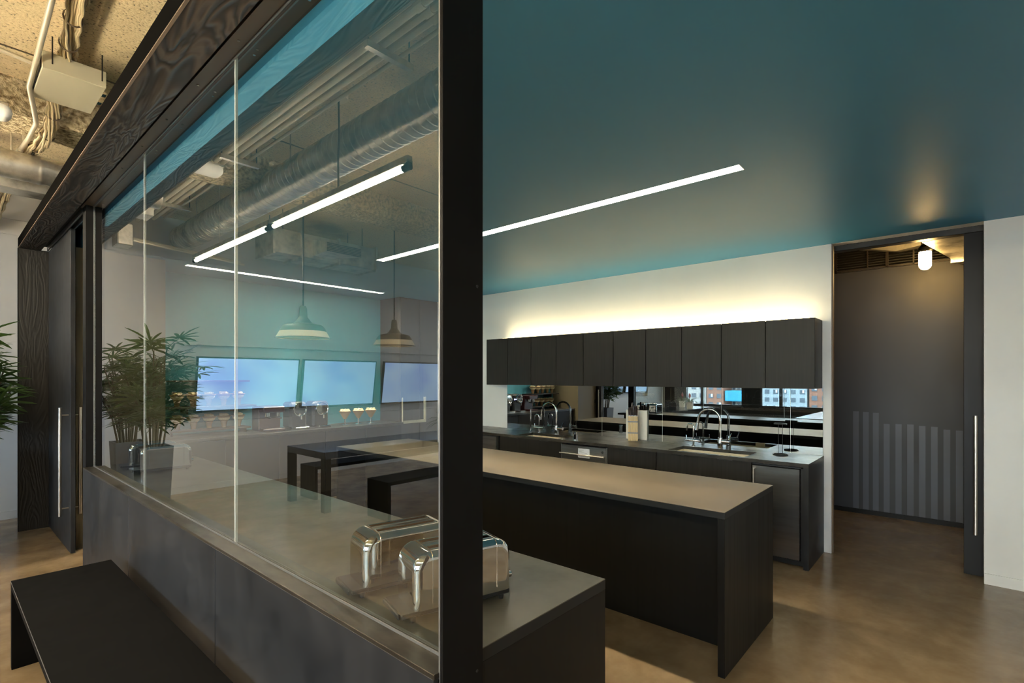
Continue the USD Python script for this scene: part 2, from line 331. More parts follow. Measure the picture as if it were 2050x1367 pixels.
shell('trim_3', bx(XK + .02, XK + .062, .918, .93, 0, 2.9), 'ply_edge', 'thin timber jamb strip at the corridor opening', 'trim')
# corridor
cw = thing('wall_corridor', 'dark grey corridor wall painted with lighter vertical stripes', 'wall', kind='structure')
part(cw, 'wall_face', bx(7.5, 7.7, -2.0, 3.2, 0, 3.6), 'corridor_paint', False)
for (yl, zt) in ((1.015, 1.24), (.915, 1.235), (.815, 1.232), (.71, 1.104), (.597, 1.108), (.487, 1.110), (.380, 1.100), (.273, 1.096), (.165, 1.072), (.060, 1.068), (-.045, 1.066)):
    part(cw, 'painted_stripe', bx(7.498, 7.5, yl - .058, yl, .055, zt), 'stripe_paint', False)
shell('baseboard_corridor', bx(7.485, 7.5, -2.0, 3.2, 0, .055), 'black_laminate', 'black baseboard at the foot of the striped corridor wall', 'baseboard')
shell('wall_corridor', [bx(XK + .12, 7.7, 3.0, 3.2, 0, 3.6), bx(XK + .12, 7.7, -2.2, -2.0, 0, 3.6)], 'corridor_paint', 'dark end walls of the corridor')
shell('ceiling', bx(XK, 7.7, -2.2, 3.2, 3.6, 3.7), 'black_metal', 'dark corridor ceiling above the duct', 'ceiling')
# teal snack wall, dark tall unit beside it, beige pier
shell('wall_teal', bx(1.665, 4.84, 7.12, 7.22, 0, CEIL), 'teal_wall_paint', 'teal end wall behind the snack counter, lit by a ceiling slot')
tw = thing('tall_cabinet', 'dark brown full-height cabinet with a pale framed recess', 'cabinet')
part(tw, 'carcass', bx(4.84, 5.6, 6.60, 7.2, 0, CEIL), 'brown_panel', False)
part(tw, 'door', bx(4.845, 5.215, 6.585, 6.60, .1, CEIL - .02, .002), 'brown_panel')
part(tw, 'door', bx(5.222, 5.595, 6.585, 6.60, .1, CEIL - .02, .002), 'brown_panel')
part(tw, 'pale_frame', [bx(4.87, 4.885, 6.57, 6.585, .96, 1.34), bx(5.30, 5.34, 6.57, 6.585, .96, 1.34), bx(4.87, 5.34, 6.57, 6.585, .93, .975)], 'frame_beige', False)
shell('wall_pier', bx(.925, 1.665, 6.42, 7.22, 0, CEIL), 'beige_paint', 'beige wall pier behind the far sliding door')
one('light_switch', [bx(.960, .998, 6.41, 6.42, 1.06, 1.14, .002), bx(.970, .988, 6.404, 6.41, 1.085, 1.115, .002)], 'black_plastic', 'small black switch on the beige pier beside the door', 'light switch')
shell('wall_back_rooms', [bx(4.84, 5.6, 7.2, FAR, 0, DECK), bx(.98, 1.0, 7.22, FAR, 0, DECK)], 'white_paint', 'white partition walls behind the teal wall')

# ================================================================== window wall
bays = [(7.62, 5.60), (5.05, 3.05), (2.50, .50), (-.05, -2.05), (-2.60, -4.60)]
ZS, ZH = .66, 3.3
ww = cut(bx(WEST - .3, WEST, -5.3, 8.6, 0, DECK), *[bx(WEST - .5, WEST + .2, b, a, ZS, ZH) for a, b in bays])
shell('wall_window', ww, 'window_wall_paint', 'dark outer wall between the city windows')
for n, (a, b) in enumerate(bays, 1):
    w = thing(f'window_{n}', f'dark framed city window, {["first","second","third","fourth","fifth"][n-1]} bay counted from the television wall', 'window', kind='structure')
    X1 = WEST - .12
    part(w, 'frame', [bx(X1, X1 + .08, b, b + .05, ZS, ZH), bx(X1, X1 + .08, a - .05, a, ZS, ZH), bx(X1, X1 + .08, b, a, ZS, ZS + .05), bx(X1, X1 + .08, b, a, ZH - .05, ZH)], 'black_metal', False)
    mid = a - .62
    part(w, 'mullion', bx(X1, X1 + .08, mid - .05, mid + .05, ZS, ZH), 'black_metal', False)
    part(w, 'pane', bx(X1 + .03, X1 + .04, mid + .05, a - .05, ZS + .05, ZH - .05), 'window_glass', False)
    part(w, 'pane', bx(X1 + .03, X1 + .04, b + .05, mid - .05, ZS + .05, ZH - .05), 'window_glass', False)
    part(w, 'sill', bx(WEST - .05, WEST + .06, b - .02, a + .02, ZS - .03, ZS), 'black_metal', False)

# ================================================================== city outside
shell('ground', bx(-330, WEST - .35, -150, 220, -16.2, -16), 'street', 'grey street level below the windows', 'street')
def building(name, label, x0, x1, y0, y1, z1, m, cols, rows, wz, blind=None, zfirst=-10.0):
    t = thing(name, label, 'building', (0, 0, 0))
    part(t, 'wall', bx(x0, x1, y0, y1, -16, z1), m, False)
    part(t, 'cornice', bx(x0 - .1, x1 + .5, y0 - .1, y1 + .1, z1, z1 + .8), m, False)
    dy = (y1 - y0) / cols
    for r in range(rows):
        z = zfirst + r * wz
        for c in range(cols):
            y = y0 + (c + .5) * dy
            f = part(t, 'window', bx(x1, x1 + .15, y - dy * .27, y + dy * .27, z, z + wz * .52), 'far_window', False)
            if blind and rng.random() < blind:
                part(f, 'blind', bx(x1 + .15, x1 + .2, y - dy * .22, y - dy * .02, z + wz * .15, z + wz * .5), 'far_blind', False)
    return t
building('apartment_tower', 'pale blue-grey apartment block with rows of dark windows', -170, -150, 32.6, 48.6, 14, 'tower_far', 7, 6, 2.3, .35)
building('red_trimmed_building', 'red brick building beside the grey apartment block', -170, -150, 17, 32, 14, 'brick_far', 6, 6, 2.6, .3)
building('brick_building', 'narrow red brick building next to the blue awning', -168, -149, 55.0, 60.0, 14, 'brick_far', 2, 6, 2.6, .2)
building('stone_building', 'cream stone building past the narrow brick one', -172, -151, 61, 82, 14, 'stone_far', 8, 6, 2.6, .3)
building('low_building', 'pale low building behind the blue awning', -175, -156, 49, 54.8, 10, 'stone_far', 4, 6, 2.6, .3)
one('awning', bx(-155, -149, 49.2, 54.6, -5.6, -2.4, .2), 'awning_blue', 'bright blue awning between the grey block and the brick building', 'awning')

# ================================================================== portal, glass screen and half wall
pf = thing('portal_frame', 'black plywood portal frame carrying the sliding door and the glass screen', 'portal frame')
part(pf, 'fascia', bx(.622, .642, .972, 7.66, 3.05, 3.158, .002), 'beam_black')
part(pf, 'edge_strip', bx(.619, .630, .972, 7.62, 3.044, 3.05), 'ply_edge', False, label='thin pale plywood edge along the beam')
part(pf, 'soffit', bx(.630, .800, .972, 7.62, 3.046, 3.07), 'black_plywood', False, label='plywood underside with raised wavy grain')
part(pf, 'top_board', bx(.642, .977, .972, 7.66, 3.135, 3.158), 'black_steel', False)
part(pf, 'gap_liner', bx(.800, .977, .972, 7.62, 3.098, 3.135), 'gap_black', False)
hd = part(pf, 'header_plate', [bx(.832, .892, .992, 5.56, 3.083, 3.098), bx(.918, .977, .992, 5.44, 3.083, 3.098)], 'header_steel', False, label='brown steel plate holding the top of the glass')
for k in range(9):
    y = 1.3 + k * .5
    part(hd, 'screw', [cyl((.862, y, 3.079), (.862, y, 3.084), .006, n=10), cyl((.945, y + .05, 3.079), (.945, y + .05, 3.084), .006, n=10)], 'chrome_soft')
part(pf, 'end_post', bx(.622, .905, 7.60, 7.66, 0, 3.05), 'black_plywood_post', False)
part(pf, 'post_edge', bx(.618, .624, 7.598, 7.66, 0, 3.05), 'black_steel', False)
part(pf, 'door_track', [bx(.85, .862, 5.56, 7.6, 3.055, 3.098), bx(.898, .905, 5.56, 7.6, 3.055, 3.098)], 'edge_metal', False)
part(pf, 'jamb_post', bx(.846, .971, 5.44, 5.56, 0, 3.083, .002), 'black_steel')
gs = thing('glass_screen', 'tall frameless glass screen standing on the half-height wall', 'glass partition')
ys = [(1.004, 2.441), (2.447, 3.918), (3.924, 5.436)]
for a, b in ys:
    part(gs, 'glass_pane', bx(.900, .910, a, b, .917, 3.098), 'pane_glass', False)
for y in (2.444, 3.921):
    part(gs, 'glass_joint', bx(.899, .911, y - .0028, y + .0028, .917, 3.09), 'joint_white', False)
part(gs, 'glass_joint', bx(.899, .911, 5.436, 5.440, .917, 3.09), 'joint_white', False)
part(gs, 'bottom_channel', [bx(.895, .8985, 1.0, 5.44, .914, .922), bx(.9115, .915, 1.0, 5.44, .914, .922)], 'edge_metal', False)
part(gs, 'top_channel', [bx(.893, .899, 1.0, 5.44, 3.076, 3.098), bx(.911, .917, 1.0, 5.44, 3.076, 3.098)], 'edge_metal', False)
pw = thing('wall_partition', 'half-height wall clad in dark slate-grey panels under the glass', 'wall', kind='structure')
part(pw, 'core', bx(.846, .915, Y0, 5.44, 0, .896), 'gap_black', False)
for a, b in ((Y0, 2.470), (2.476, 3.965), (3.971, 5.44)):
    part(pw, 'cladding_panel', bx(.828, .844, a, b, .012, .902, .0015), 'slate_panel')
part(pw, 'sill_cap', bx(.829, .915, Y0, 5.44, .900, .914, .0015), 'bronze_sill')
sp = thing('steel_post', 'flat black steel post at the open end of the glass screen', 'post')
part(sp, 'plate', bx(.846, .989, .976, .986, 0, 3.097, .001), 'black_steel')
part(sp, 'edge_bar', bx(.846, .860, .986, .992, 0, 3.08), 'edge_metal', False)
for x, z in ((.966, .872), (.880, .845), (.966, 2.95), (.966, 1.9)):
    part(sp, 'screw', cyl((x, .9765, z), (x, .974, z), .004, n=10), 'black_plastic')

# sliding doors
def bar_handle(parent, x, y, z0, z1, xd):
    h = part(parent, 'handle', cyl((x, y, z0), (x, y, z1), .014, n=16), 'brushed_handle', label='long brushed steel bar handle')
    for z in (z0 + .07, z1 - .07):
        part(h, 'standoff', cyl((x, y, z), (xd, y, z), .007, n=10), 'brushed_handle')
d = thing('door_1', 'dark sliding door hanging open under the far end of the portal', 'door', kind='structure')
part(d, 'door_leaf', bx(.862, .898, 6.25, 7.585, .012, 3.05, .002), 'slate_panel')
bar_handle(d, .80, 6.35, .353, 1.37, .863)
bar_handle(d, .945, 6.34, .353, 1.37, .897)
d = thing('door_2', 'dark sliding door beside the plain white wall, steel bar handle', 'door', kind='structure')
part(d, 'door_leaf', bx(5.735, 5.775, -1.15, -.004, .012, 2.865, .002), 'black_laminate')
bar_handle(d, 5.70, -.077, .355, 1.339, 5.736)

# ================================================================== bar under the glass, island
b = thing('bar_counter', 'long dark bar counter carrying the toasters behind the glass', 'counter')
part(b, 'worktop', bx(.917, 1.645, Y0, 5.44, .911, .914, .001), 'bar_top')
part(b, 'worktop_edge', bx(.917, 1.645, Y0, 5.44, .876, .911), 'dark_edge', False)
part(b, 'end_panel', bx(.917, 1.645, Y0, Y0 + .038, 0, .876, .0015), 'black_laminate')
part(b, 'body', bx(.917, 1.45, Y0 + .038, 5.40, 0, .876), 'black_laminate', False)
isl = thing('kitchen_island', 'dark island with a pale sheen on top, free-standing mid kitchen', 'kitchen island')
part(isl, 'worktop', bx(2.88, 3.835, .982, 5.05, .911, .914, .001), 'island_top')
part(isl, 'worktop_edge', bx(2.88, 3.835, .982, 5.05, .876, .911), 'dark_edge', False)
part(isl, 'end_panel', bx(2.88, 3.835, .982, 1.02, 0, .876, .0015), 'black_laminate')
part(isl, 'end_panel', bx(2.88, 3.835, 5.012, 5.05, 0, .876, .0015), 'black_laminate')
part(isl, 'front_panel', bx(3.21, 3.25, 1.02, 5.012, 0, .876), 'black_laminate', False)
part(isl, 'body', bx(3.25, 3.80, 1.02, 5.012, 0, .876), 'black_laminate', False)

# ================================================================== kitchen counter run
XF = 4.985
kc = thing('kitchen_counter', 'dark counter along the mirrored wall with a waterfall end', 'counter')
wt = cut(bx(4.957, 5.598, Y0, 5.72, .881, .914), bx(5.005, 5.36, 3.672, 4.345, .8, 1), bx(5.005, 5.40, 1.53, 2.275, .8, 1))
part(kc, 'worktop', wt, 'dark_worktop', False)
part(kc, 'end_panel', bx(4.957, 5.598, Y0, 1.030, 0, .881), 'slate_panel', False)
part(kc, 'end_panel', bx(4.957, 5.598, 5.68, 5.72, 0, .881), 'slate_panel', False)
def sink(y0, y1, x1, label):
    t = thing('sink', label, 'sink')
    o = bx(5.0015, x1 + .01, y0 - .01, y1 + .01, .690, .8805); i = bx(5.005, x1, y0, y1, .700, 1.0)
    part(t, 'basin', cut(o, i), 'sink_steel', False)
    part(t, 'drain', ring(((5.0 + x1) / 2, (y0 + y1) / 2, .702), .04, .006), 'chrome')
    return t
sink(3.672, 4.345, 5.36, 'stainless undermount sink at the far white wall end')
sink(1.53, 2.275, 5.40, 'stainless undermount sink near the corridor opening')
one('sponge', [bx(4.985, 5.012, 1.66, 1.76, .9145, .919, .0015), bx(5.0065, 5.012, 1.66, 1.76, .83, .919, .0015)], 'sponge', 'pale cloth folded over the edge of the near sink', 'cloth')
def base_unit(y0, y1, doors, label, low=False):
    t = thing('base_cabinet', label, 'cabinet')
    top = .66 if low else .876
    part(t, 'carcass', [bx(XF + .02, 5.55, y0 + .002, y0 + .02, .0, top), bx(XF + .02, 5.55, y1 - .02, y1 - .002, .0, top), bx(XF + .02, 5.55, y0, y1, .1, .12), bx(XF + .06, XF + .07, y0, y1, 0, .1)], 'black_laminate', False)
    n = len(doors) - 1
    for a, c in zip(doors[:-1], doors[1:]):
        dr = part(t, 'door', bx(XF, XF + .016, a + .001, c - .001, .105, .878, .0006), 'cabinet_laminate')
        e = a + .03 if (n == 1 or a == doors[0]) else a + .02
        part(dr, 'edge_pull', bx(XF - .008, XF + .004, (a + c) / 2 - .07, (a + c) / 2 + .07, .872, .8745), 'black_metal', False)
    return t
base_unit(3.612, 4.604, [3.612, 4.12, 4.604], 'black two-door cabinet under the sink at the white wall end', True)
base_unit(2.397, 2.972, [2.397, 2.972], 'single black cabinet beside the dishwasher below the knife block')
base_unit(1.462, 2.393, [1.462, 1.9356, 2.393], 'black two-door cabinet under the sink next to the beverage fridge', True)
# undercounter stainless cooler at the far end
t = thing('undercounter_cooler', 'stainless undercounter cooler at the far end of the counter', 'fridge')
part(t, 'body', bx(XF + .03, 5.55, 4.66, 5.66, 0, .87), 'black_metal', False)
part(t, 'door', bx(XF - .005, XF + .03, 4.675, 5.30, .08, .862, .003), 'stainless')
part(t, 'door', bx(XF - .005, XF + .03, 5.306, 5.655, .08, .862, .003), 'stainless')
# dishwasher
t = thing('dishwasher', 'stainless dishwasher with a bar handle and a white paper notice', 'dishwasher')
part(t, 'body', bx(XF + .03, 5.55, 2.985, 3.60, 0, .86), 'black_metal', False)
dd = part(t, 'door', bx(XF - .004, XF + .03, 2.992, 3.595, .11, .862, .003), 'stainless')
part(t, 'side_trim', [bx(XF - .002, XF + .02, 2.977, 2.989, .1, .868), bx(XF - .002, XF + .02, 3.598, 3.608, .1, .868)], 'edge_metal', False)
h = part(dd, 'handle', cyl((4.945, 2.998, .763), (4.945, 3.605, .763), .009, n=12), 'brushed_handle')
part(dd, 'handle_post', [cyl((4.945, y, .763), (XF, y, .763), .006, n=8) for y in (3.03, 3.57)], 'brushed_handle')
nt = part(t, 'paper_notice', bx(XF - .0055, XF - .004, 3.205, 3.364, .725, .832), 'paper', False, label='white paper notice taped to the dishwasher')
part(nt, 'printed_line', [bx(XF - .0062, XF - .0055, 3.285, 3.35, .806, .809), bx(XF - .0062, XF - .0055, 3.30, 3.35, .795, .798), bx(XF - .0062, XF - .0055, 3.24, 3.35, .782, .784), bx(XF - .0062, XF - .0055, 3.22, 3.35, .738, .740)], 'grey_print', False)
part(t, 'badge', move(trimesh.creation.cylinder(.014, .003, transform=trimesh.transformations.rotation_matrix(PI / 2, [0, 1, 0])), (XF - .0055, 3.035, .812)), 'black_plastic')
# beverage fridge
t = thing('beverage_fridge', 'black framed beverage fridge with a stainless door beside the counter end', 'fridge')
part(t, 'body', bx(XF + .03, 5.55, 1.034, 1.459, .01, .873), 'black_plastic', False)
part(t, 'door_surround', [bx(XF + .005, XF + .03, 1.034, 1.056, .03, .873), bx(XF + .005, XF + .03, 1.034, 1.459, .862, .873)], 'black_plastic', False)
dr = part(t, 'door', bx(XF - .006, XF + .03, 1.062, 1.452, .062, .857, .004), 'fridge_steel')
part(dr, 'handle', [cyl((XF - .035, 1.435, .45), (XF - .035, 1.435, .835), .009, n=12), cyl((XF - .035, 1.435, .825), (XF, 1.435, .825), .007, n=8), cyl((XF - .035, 1.435, .48), (XF, 1.435, .48), .007, n=8)], 'brushed_handle')
part(t, 'kick_plate', bx(XF + .02, XF + .03, 1.036, 1.457, .012, .052), 'black_plastic', False)

# wall cabinets
ords = ['first', 'second', 'third', 'fourth', 'fifth', 'sixth', 'seventh', 'eighth', 'ninth', 'tenth']
CX = 5.265; CZ0, CZ1 = 1.556, 2.196
yb = [1.003 + .4125 * k for k in range(11)]
for k in range(10):
    lab = f'black wall cabinet, {ords[k]} of ten counted from the corridor opening'
    t = thing('wall_cabinet', lab, 'cabinet', group='row of black wall cabinets')
    part(t, 'carcass', bx(CX + .02, 5.598, yb[k] + (0.0 if k else .018), yb[k + 1], CZ0, CZ1 - .004), 'black_laminate', False)
    part(t, 'door', bx(CX, CX + .019, yb[k] + .0035, yb[k + 1] - .0035, CZ0 - .004, CZ1, .001), 'cabinet_laminate')
    if k == 0:
        part(t, 'end_panel', bx(CX + .001, 5.598, yb[0], yb[0] + .018, CZ0 - .004, CZ1), 'black_laminate', False)
t = thing('cabinet_light', 'warm strip light lying on top of the black wall cabinets', 'strip light')
part(t, 'glowing_strip', bx(5.44, 5.48, 1.04, 4.98, CZ1 + .008, CZ1 + .018), 'cove_glow', False)
part(t, 'channel', bx(5.43, 5.49, 1.03, 4.99, CZ1 - .004, CZ1 + .008), 'white_plastic', False)
# mirror splashback
ms = thing('mirror_splashback', 'tinted mirror splashback in panels between counter and cabinets', 'mirror')
my = [.996, 1.274, 1.94, 2.607, 3.413, 5.016]
for a, c in zip(my[:-1], my[1:]):
    part(ms, 'mirror_panel', bx(5.588, 5.598, a + .0012, c - .0012, .914, 1.552), 'mirror_glass', False)
for y in my[1:-1]:
    part(ms, 'panel_joint', bx(5.5885, 5.598, y - .0012, y + .0012, .914, 1.552), 'joint_white', False)

# taps
def tap(x, y, label):
    t = thing('tap', label, 'tap', (x, y, .914))
    part(t, 'base', lathe([(0, 0), (.027, 0), (.027, .055), (.024, .06), (.022, .11), (.0, .112)], 24), 'chrome')
    R = .115
    pts = [(0, 0, .10), (0, 0, .29)] + arc((0, R, .29), R, PI, 0.12, 18) + [(0, 2 * R + .012, .235)]
    part(t, 'spout', tube(pts, .0135, 14), 'chrome')
    part(t, 'spray_head', cyl((0, 2 * R + .011, .25), (0, 2 * R + .02, .175), .016, .019, 16), 'chrome')
    part(t, 'valve_body', cyl((-.0, .02, .075), (0, -.10, .075), .021, n=18), 'chrome_soft')
    part(t, 'lever', tube([(0, -.085, .09), (0, -.10, .13), (0, -.115, .165)], [.006, .005, .0045], 8), 'chrome')
    return t
tap(5.43, 4.007, 'chrome gooseneck tap at the sink by the white wall end')
tap(5.46, 1.907, 'chrome gooseneck tap at the sink near the corridor opening')
def small_tap(x, y, label):
    t = thing('water_tap', label, 'tap', (x, y, .914))
    part(t, 'base', lathe([(0, 0), (.02, 0), (.02, .006), (.013, .012), (.013, .05), (0, .052)], 20), 'chrome')
    R = .035
    pts = [(0, 0, .04), (0, 0, .205)] + arc((0, R, .205), R, PI, 0.1, 12) + [(0, 2 * R + .004, .165)]
    part(t, 'spout', tube(pts, .0085, 12), 'chrome')
    part(t, 'crossbar', cyl((0, -.075, .062), (0, .085, .062), .014, n=16), 'chrome_soft')
    part(t, 'lever', [cyl((0, .075, .07), (0, .08, .115), .004, n=8), cyl((0, -.065, .07), (0, -.068, .105), .004, n=8)], 'chrome')
    return t
small_tap(5.44, 4.302, 'small filtered water tap beside the tap at the white wall end')
small_tap(5.45, 2.187, 'small filtered water tap beside the tap near the corridor opening')
t = thing('chrome_post', 'slim upright chrome rod standing behind the far sink', 'towel rod', (5.44, 4.45, .914))
part(t, 'foot', lathe([(0, 0), (.022, 0), (.022, .006), (.008, .014), (0, .014)], 20), 'chrome')
part(t, 'rod', cyl((0, 0, .01), (0, 0, .30), .008, n=12), 'chrome')
t = thing('chrome_canister', 'short chrome canister on the counter above the dishwasher', 'canister', (5.05, 3.447, .914))
part(t, 'body', lathe([(0, 0), (.026, 0), (.026, .068), (.024, .07), (0, .07)], 24), 'chrome')
part(t, 'cap', lathe([(0, .07), (.027, .07), (.027, .096), (.024, .1), (0, .1)], 24), 'chrome_soft')
# bowl, knife block, knives, cutting board
BA = math.radians(28)
kb = thing('knife_block', 'bamboo knife block of upright slats with two dark bands', 'knife block', (5.462, 2.915, .914), BA)
for k in range(4):
    y = -.056 + k * .028
    part(kb, 'bamboo_slat', bx(-.04, .04, y + .0008, y + .0272, 0, .285, .002), 'bamboo')
for z in (.085, .215):
    part(kb, 'band', [bx(-.0425, -.04, -.057, .057, z, z + .014), bx(.04, .0425, -.057, .057, z, z + .014), bx(-.04, .04, -.0585, -.056, z, z + .014), bx(-.04, .04, .056, .0585, z, z + .014)], 'grey_print', False)
for k, (y, x, hgt, tl) in enumerate(((-.044, -.018, .115, -.1), (-.026, .012, .105, .05), (-.010, -.022, .12, .0), (.008, .016, .15, .04), (.024, -.014, .10, .1), (.043, .012, .095, -.02))):
    ca, sa = math.cos(BA), math.sin(BA)
    kn = thing('kitchen_knife', 'dark-handled knife in the bamboo block, ' + ['third tallest', 'third shortest', 'second tallest', 'tallest', 'second shortest', 'shortest'][k] + ' of the six handles', 'knife', (5.462 + x * ca - y * sa, 2.915 + x * sa + y * ca, 1.199), BA, group='knives in the bamboo block')
    part(kn, 'handle', hull_spheres([(0, 0, .012, .009), (tl * .3 * .3, 0, .06, .0105), (tl * .3, 0, hgt, .010), (tl * .3, .006, hgt - .01, .009)], 12), 'knife_handle')
    part(kn, 'bolster', bx(-.008, .008, -.005, .005, 0, .012, .002), 'knife_steel')
one('cutting_board', move(bx(-.011, .011, -.138, .138, 0, .352, .005), (5.572, 2.925, .914)), 'cutting_board', 'pale cutting board standing upright behind the knife block', 'cutting board')
t = thing('power_riser', 'slim pop-up power post in a black ring near the counter end', 'power outlet', (5.38, 1.313, .914))
part(t, 'ring', [ring((0, 0, .004), .062, .006), ring((0, 0, .003), .045, .004)], 'black_metal')
part(t, 'rod', [cyl((0, -.018, 0), (0, -.018, .29), .0022, n=8), cyl((0, .018, 0), (0, .018, .29), .0022, n=8)], 'black_metal')
part(t, 'cap', bx(-.02, .02, -.055, .055, .29, .305, .003), 'black_metal')

# ================================================================== toasters
def toaster(label, loc, rz):
    t = thing('toaster', label, 'toaster', loc, rz)
    L, W, H, r = .345, .165, .205, .042
    q, e = .024, .056
    cs, lo = [], []
    for y in (-W / 2 + q, W / 2 - q):
        for an in np.linspace(0, PI / 2, 9):
            dx, dz = (e - q) * math.cos(an), (e - q) * math.sin(an)
            cs += [(e - dx, y, H - e + dz), (L - e + dx, y, H - e + dz)]
        for x in (q, L - q):
            lo.append(m3.Manifold.cylinder(.01, q, q, 32).translate((x, y, .034)))
    body = m3.Manifold.batch_hull([m3.Manifold.sphere(q, 32).translate(c) for c in cs] + lo)
    for y in (-.034, .034):
        body = body - m3.Manifold.cube((L - .124, .027, .11), False).translate((.062, y - .0135, H - .1))
    part(t, 'shell', tm(body), 'chrome', 40)
    fr = []
    for y in (-.034, .034):
        fr += [bx(.057, L - .057, y - .0185, y - .0135, H - .002, H + .0025, .001), bx(.057, L - .057, y + .0135, y + .0185, H - .002, H + .0025, .001), bx(.057, .062, y - .0185, y + .0185, H - .002, H + .0025, .001), bx(L - .062, L - .057, y - .0185, y + .0185, H - .002, H + .0025, .001)]
    part(t, 'slot_rim', fr, 'chrome_soft')
    part(t, 'slot_guard', [tube([(.05, y + q, H - .035), (L - .05, y + q, H - .035)], .0015, 6) for y in (-.034, .034) for q in (-.007, .007)], 'black_metal')
    # end seams
    seam = lambda x: tube([(x, -W / 2 - .0005, .05), (x, -W / 2 - .0005, H - q)] + [(x, -W / 2 + q - (q + .0005) * math.cos(a), H - q + (q + .0005) * math.sin(a)) for a in np.linspace(0, PI / 2, 8)] + [(x, W / 2 - q + (q + .0005) * math.sin(a), H - q + (q + .0005) * math.cos(a)) for a in np.linspace(0, PI / 2, 8)] + [(x, W / 2 + .0005, .05)], .0012, 6)
    part(t, 'seam', [seam(.058), seam(L - .058)], 'chrome_soft')
    part(t, 'base', bx(.006, L - .004, -W / 2 + .004, W / 2 - .004, .016, .036, .005), 'black_plastic')
    part(t, 'crumb_tray', [bx(-.042, .02, -W / 2 + .002, W / 2 - .002, .020, .034, .004), bx(-.05, -.042, -W / 2 + .012, W / 2 - .012, .018, .036, .003)], 'black_plastic')
    for x, y in ((.0, -W / 2 + .02), (.0, W / 2 - .02), (L - .03, -W / 2 + .02), (L - .03, W / 2 - .02)):
        part(t, 'foot', cyl((x, y, 0), (x, y, .018), .008, .010, 12), 'black_plastic')
    part(t, 'lever', [bx(L, L + .022, -.03, .03, .11, .125, .004)], 'black_plastic')
    part(t, 'knob', [cyl((L, -.05, .07), (L + .014, -.05, .07), .013, .011, 16), cyl((L, .05, .07), (L + .014, .05, .07), .013, .011, 16)], 'chrome_soft')
    return t
ta = toaster('chrome long-slot toaster standing second from the steel post', (.978, 1.585, .914), math.radians(-13))
dup(ta, 'chrome long-slot toaster half hidden by the steel post', (.985, 1.315, .914), math.radians(-16))
dup(ta, 'chrome toaster at the far end of the bar, the one facing the open side', (1.065, 4.80, .914), math.radians(-4))
dup(ta, 'chrome toaster at the far end of the bar, the one next to the jamb post', (1.055, 5.09, .914), math.radians(-6))

# ================================================================== snack counter at the teal wall
sc = thing('snack_counter', 'dark snack counter along the teal end wall', 'counter')
part(sc, 'worktop', bx(1.67, 4.838, 6.50, 7.118, .925, .96, .0015), 'dark_worktop')
part(sc, 'body', bx(1.67, 4.838, 6.56, 7.118, 0, .925), 'black_laminate', False)
for k in range(5):
    part(sc, 'door', bx(1.675 + k * .632, 1.675 + k * .632 + .626, 6.54, 6.56, .1, .915, .001), 'cabinet_laminate')
sh = thing('wall_shelf', 'long dark shelf holding snack baskets on the teal wall', 'shelf')
part(sh, 'board', bx(1.80, 2.78, 6.84, 7.118, 1.285, 1.305, .002), 'brown_panel')
part(sh, 'bracket', [bx(2.0, 2.02, 6.9, 7.118, 1.22, 1.285), bx(2.56, 2.58, 6.9, 7.118, 1.22, 1.285)], 'black_metal', False)
s2 = thing('wall_shelf', 'short dark upper shelf above the snack baskets', 'shelf')
part(s2, 'board', bx(1.85, 2.72, 6.90, 7.118, 1.60, 1.62, .002), 'brown_panel')
def basket(label, loc, first=None):
    if first is not None: return dup(first, label, loc)
    t = thing('snack_basket', label, 'basket', loc)
    prof = [(0, 0), (.026, 0), (.028, .03), (.042, .09), (.076, .138), (.078, .145), (.072, .14), (.038, .09), (.022, .03), (0, .012)]
    part(t, 'wicker_cone', lathe(prof, 20), 'wicker')
    part(t, 'rim', ring((0, 0, .142), .075, .006), 'wicker')
    pr = np.random.default_rng(3)
    ms_ = [spheroid((0, 0, .12), (.066, .066, .045), 2)]
    for i in range(16):
        a = pr.random() * 2 * PI; q = .05 * math.sqrt(pr.random())
        ms_.append(spheroid((q * math.cos(a), q * math.sin(a), .15 + .02 * pr.random()), (.018, .014, .012), 1))
    part(t, 'snacks', ms_, 'snack', True, kind='stuff')
    return t
names = ['first', 'second', 'third', 'fourth', 'fifth']
b0 = basket('wicker snack basket, first on the teal wall shelf from the beige pier', (1.92, 6.96, 1.305))
stage.GetPrimAtPath(b0.GetPath()).SetCustomDataByKey('group', 'snack baskets on the shelf')
for k, x in enumerate((2.09, 2.26, 2.43, 2.60)):
    basket(f'wicker snack basket, {names[k+1]} on the teal wall shelf from the beige pier', (x, 6.96, 1.305), b0)
for k, x in enumerate((1.93, 2.10, 2.27, 2.44, 2.61)):
    dup(b0, f'wicker snack basket, {names[k]} on the snack counter from the beige pier', (x, 6.98, 1.03)).SetCustomDataByKey('group', 'snack baskets on the counter')
rs = thing('basket_riser', 'low dark riser under the snack baskets on the counter', 'riser')
part(rs, 'board', bx(1.80, 2.72, 6.86, 7.1, 1.010, 1.03, .002), 'brown_panel')
part(rs, 'foot', [bx(1.84, 1.86, 6.9, 7.08, .96, 1.01), bx(2.66, 2.68, 6.9, 7.08, .96, 1.01)], 'black_metal', False)
t = thing('espresso_machine', 'dark red and black espresso machine on the snack counter', 'coffee machine', (2.93, 6.82, .96))
part(t, 'body', [bx(-.14, .14, -.02, .2, .0, .32, .012), bx(-.14, .14, -.16, -.02, .24, .32, .012), bx(-.14, .14, -.16, -.02, 0, .035, .006)], 'dark_red')
part(t, 'group_head', [cyl((-.06, -.09, .19), (-.06, -.09, .24), .03, n=16), cyl((.07, -.09, .19), (.07, -.09, .24), .03, n=16)], 'chrome')
part(t, 'portafilter', [tube([(-.06, -.09, .18), (-.06, -.2, .17)], .01, 8), tube([(.07, -.09, .18), (.07, -.2, .17)], .01, 8)], 'black_plastic')
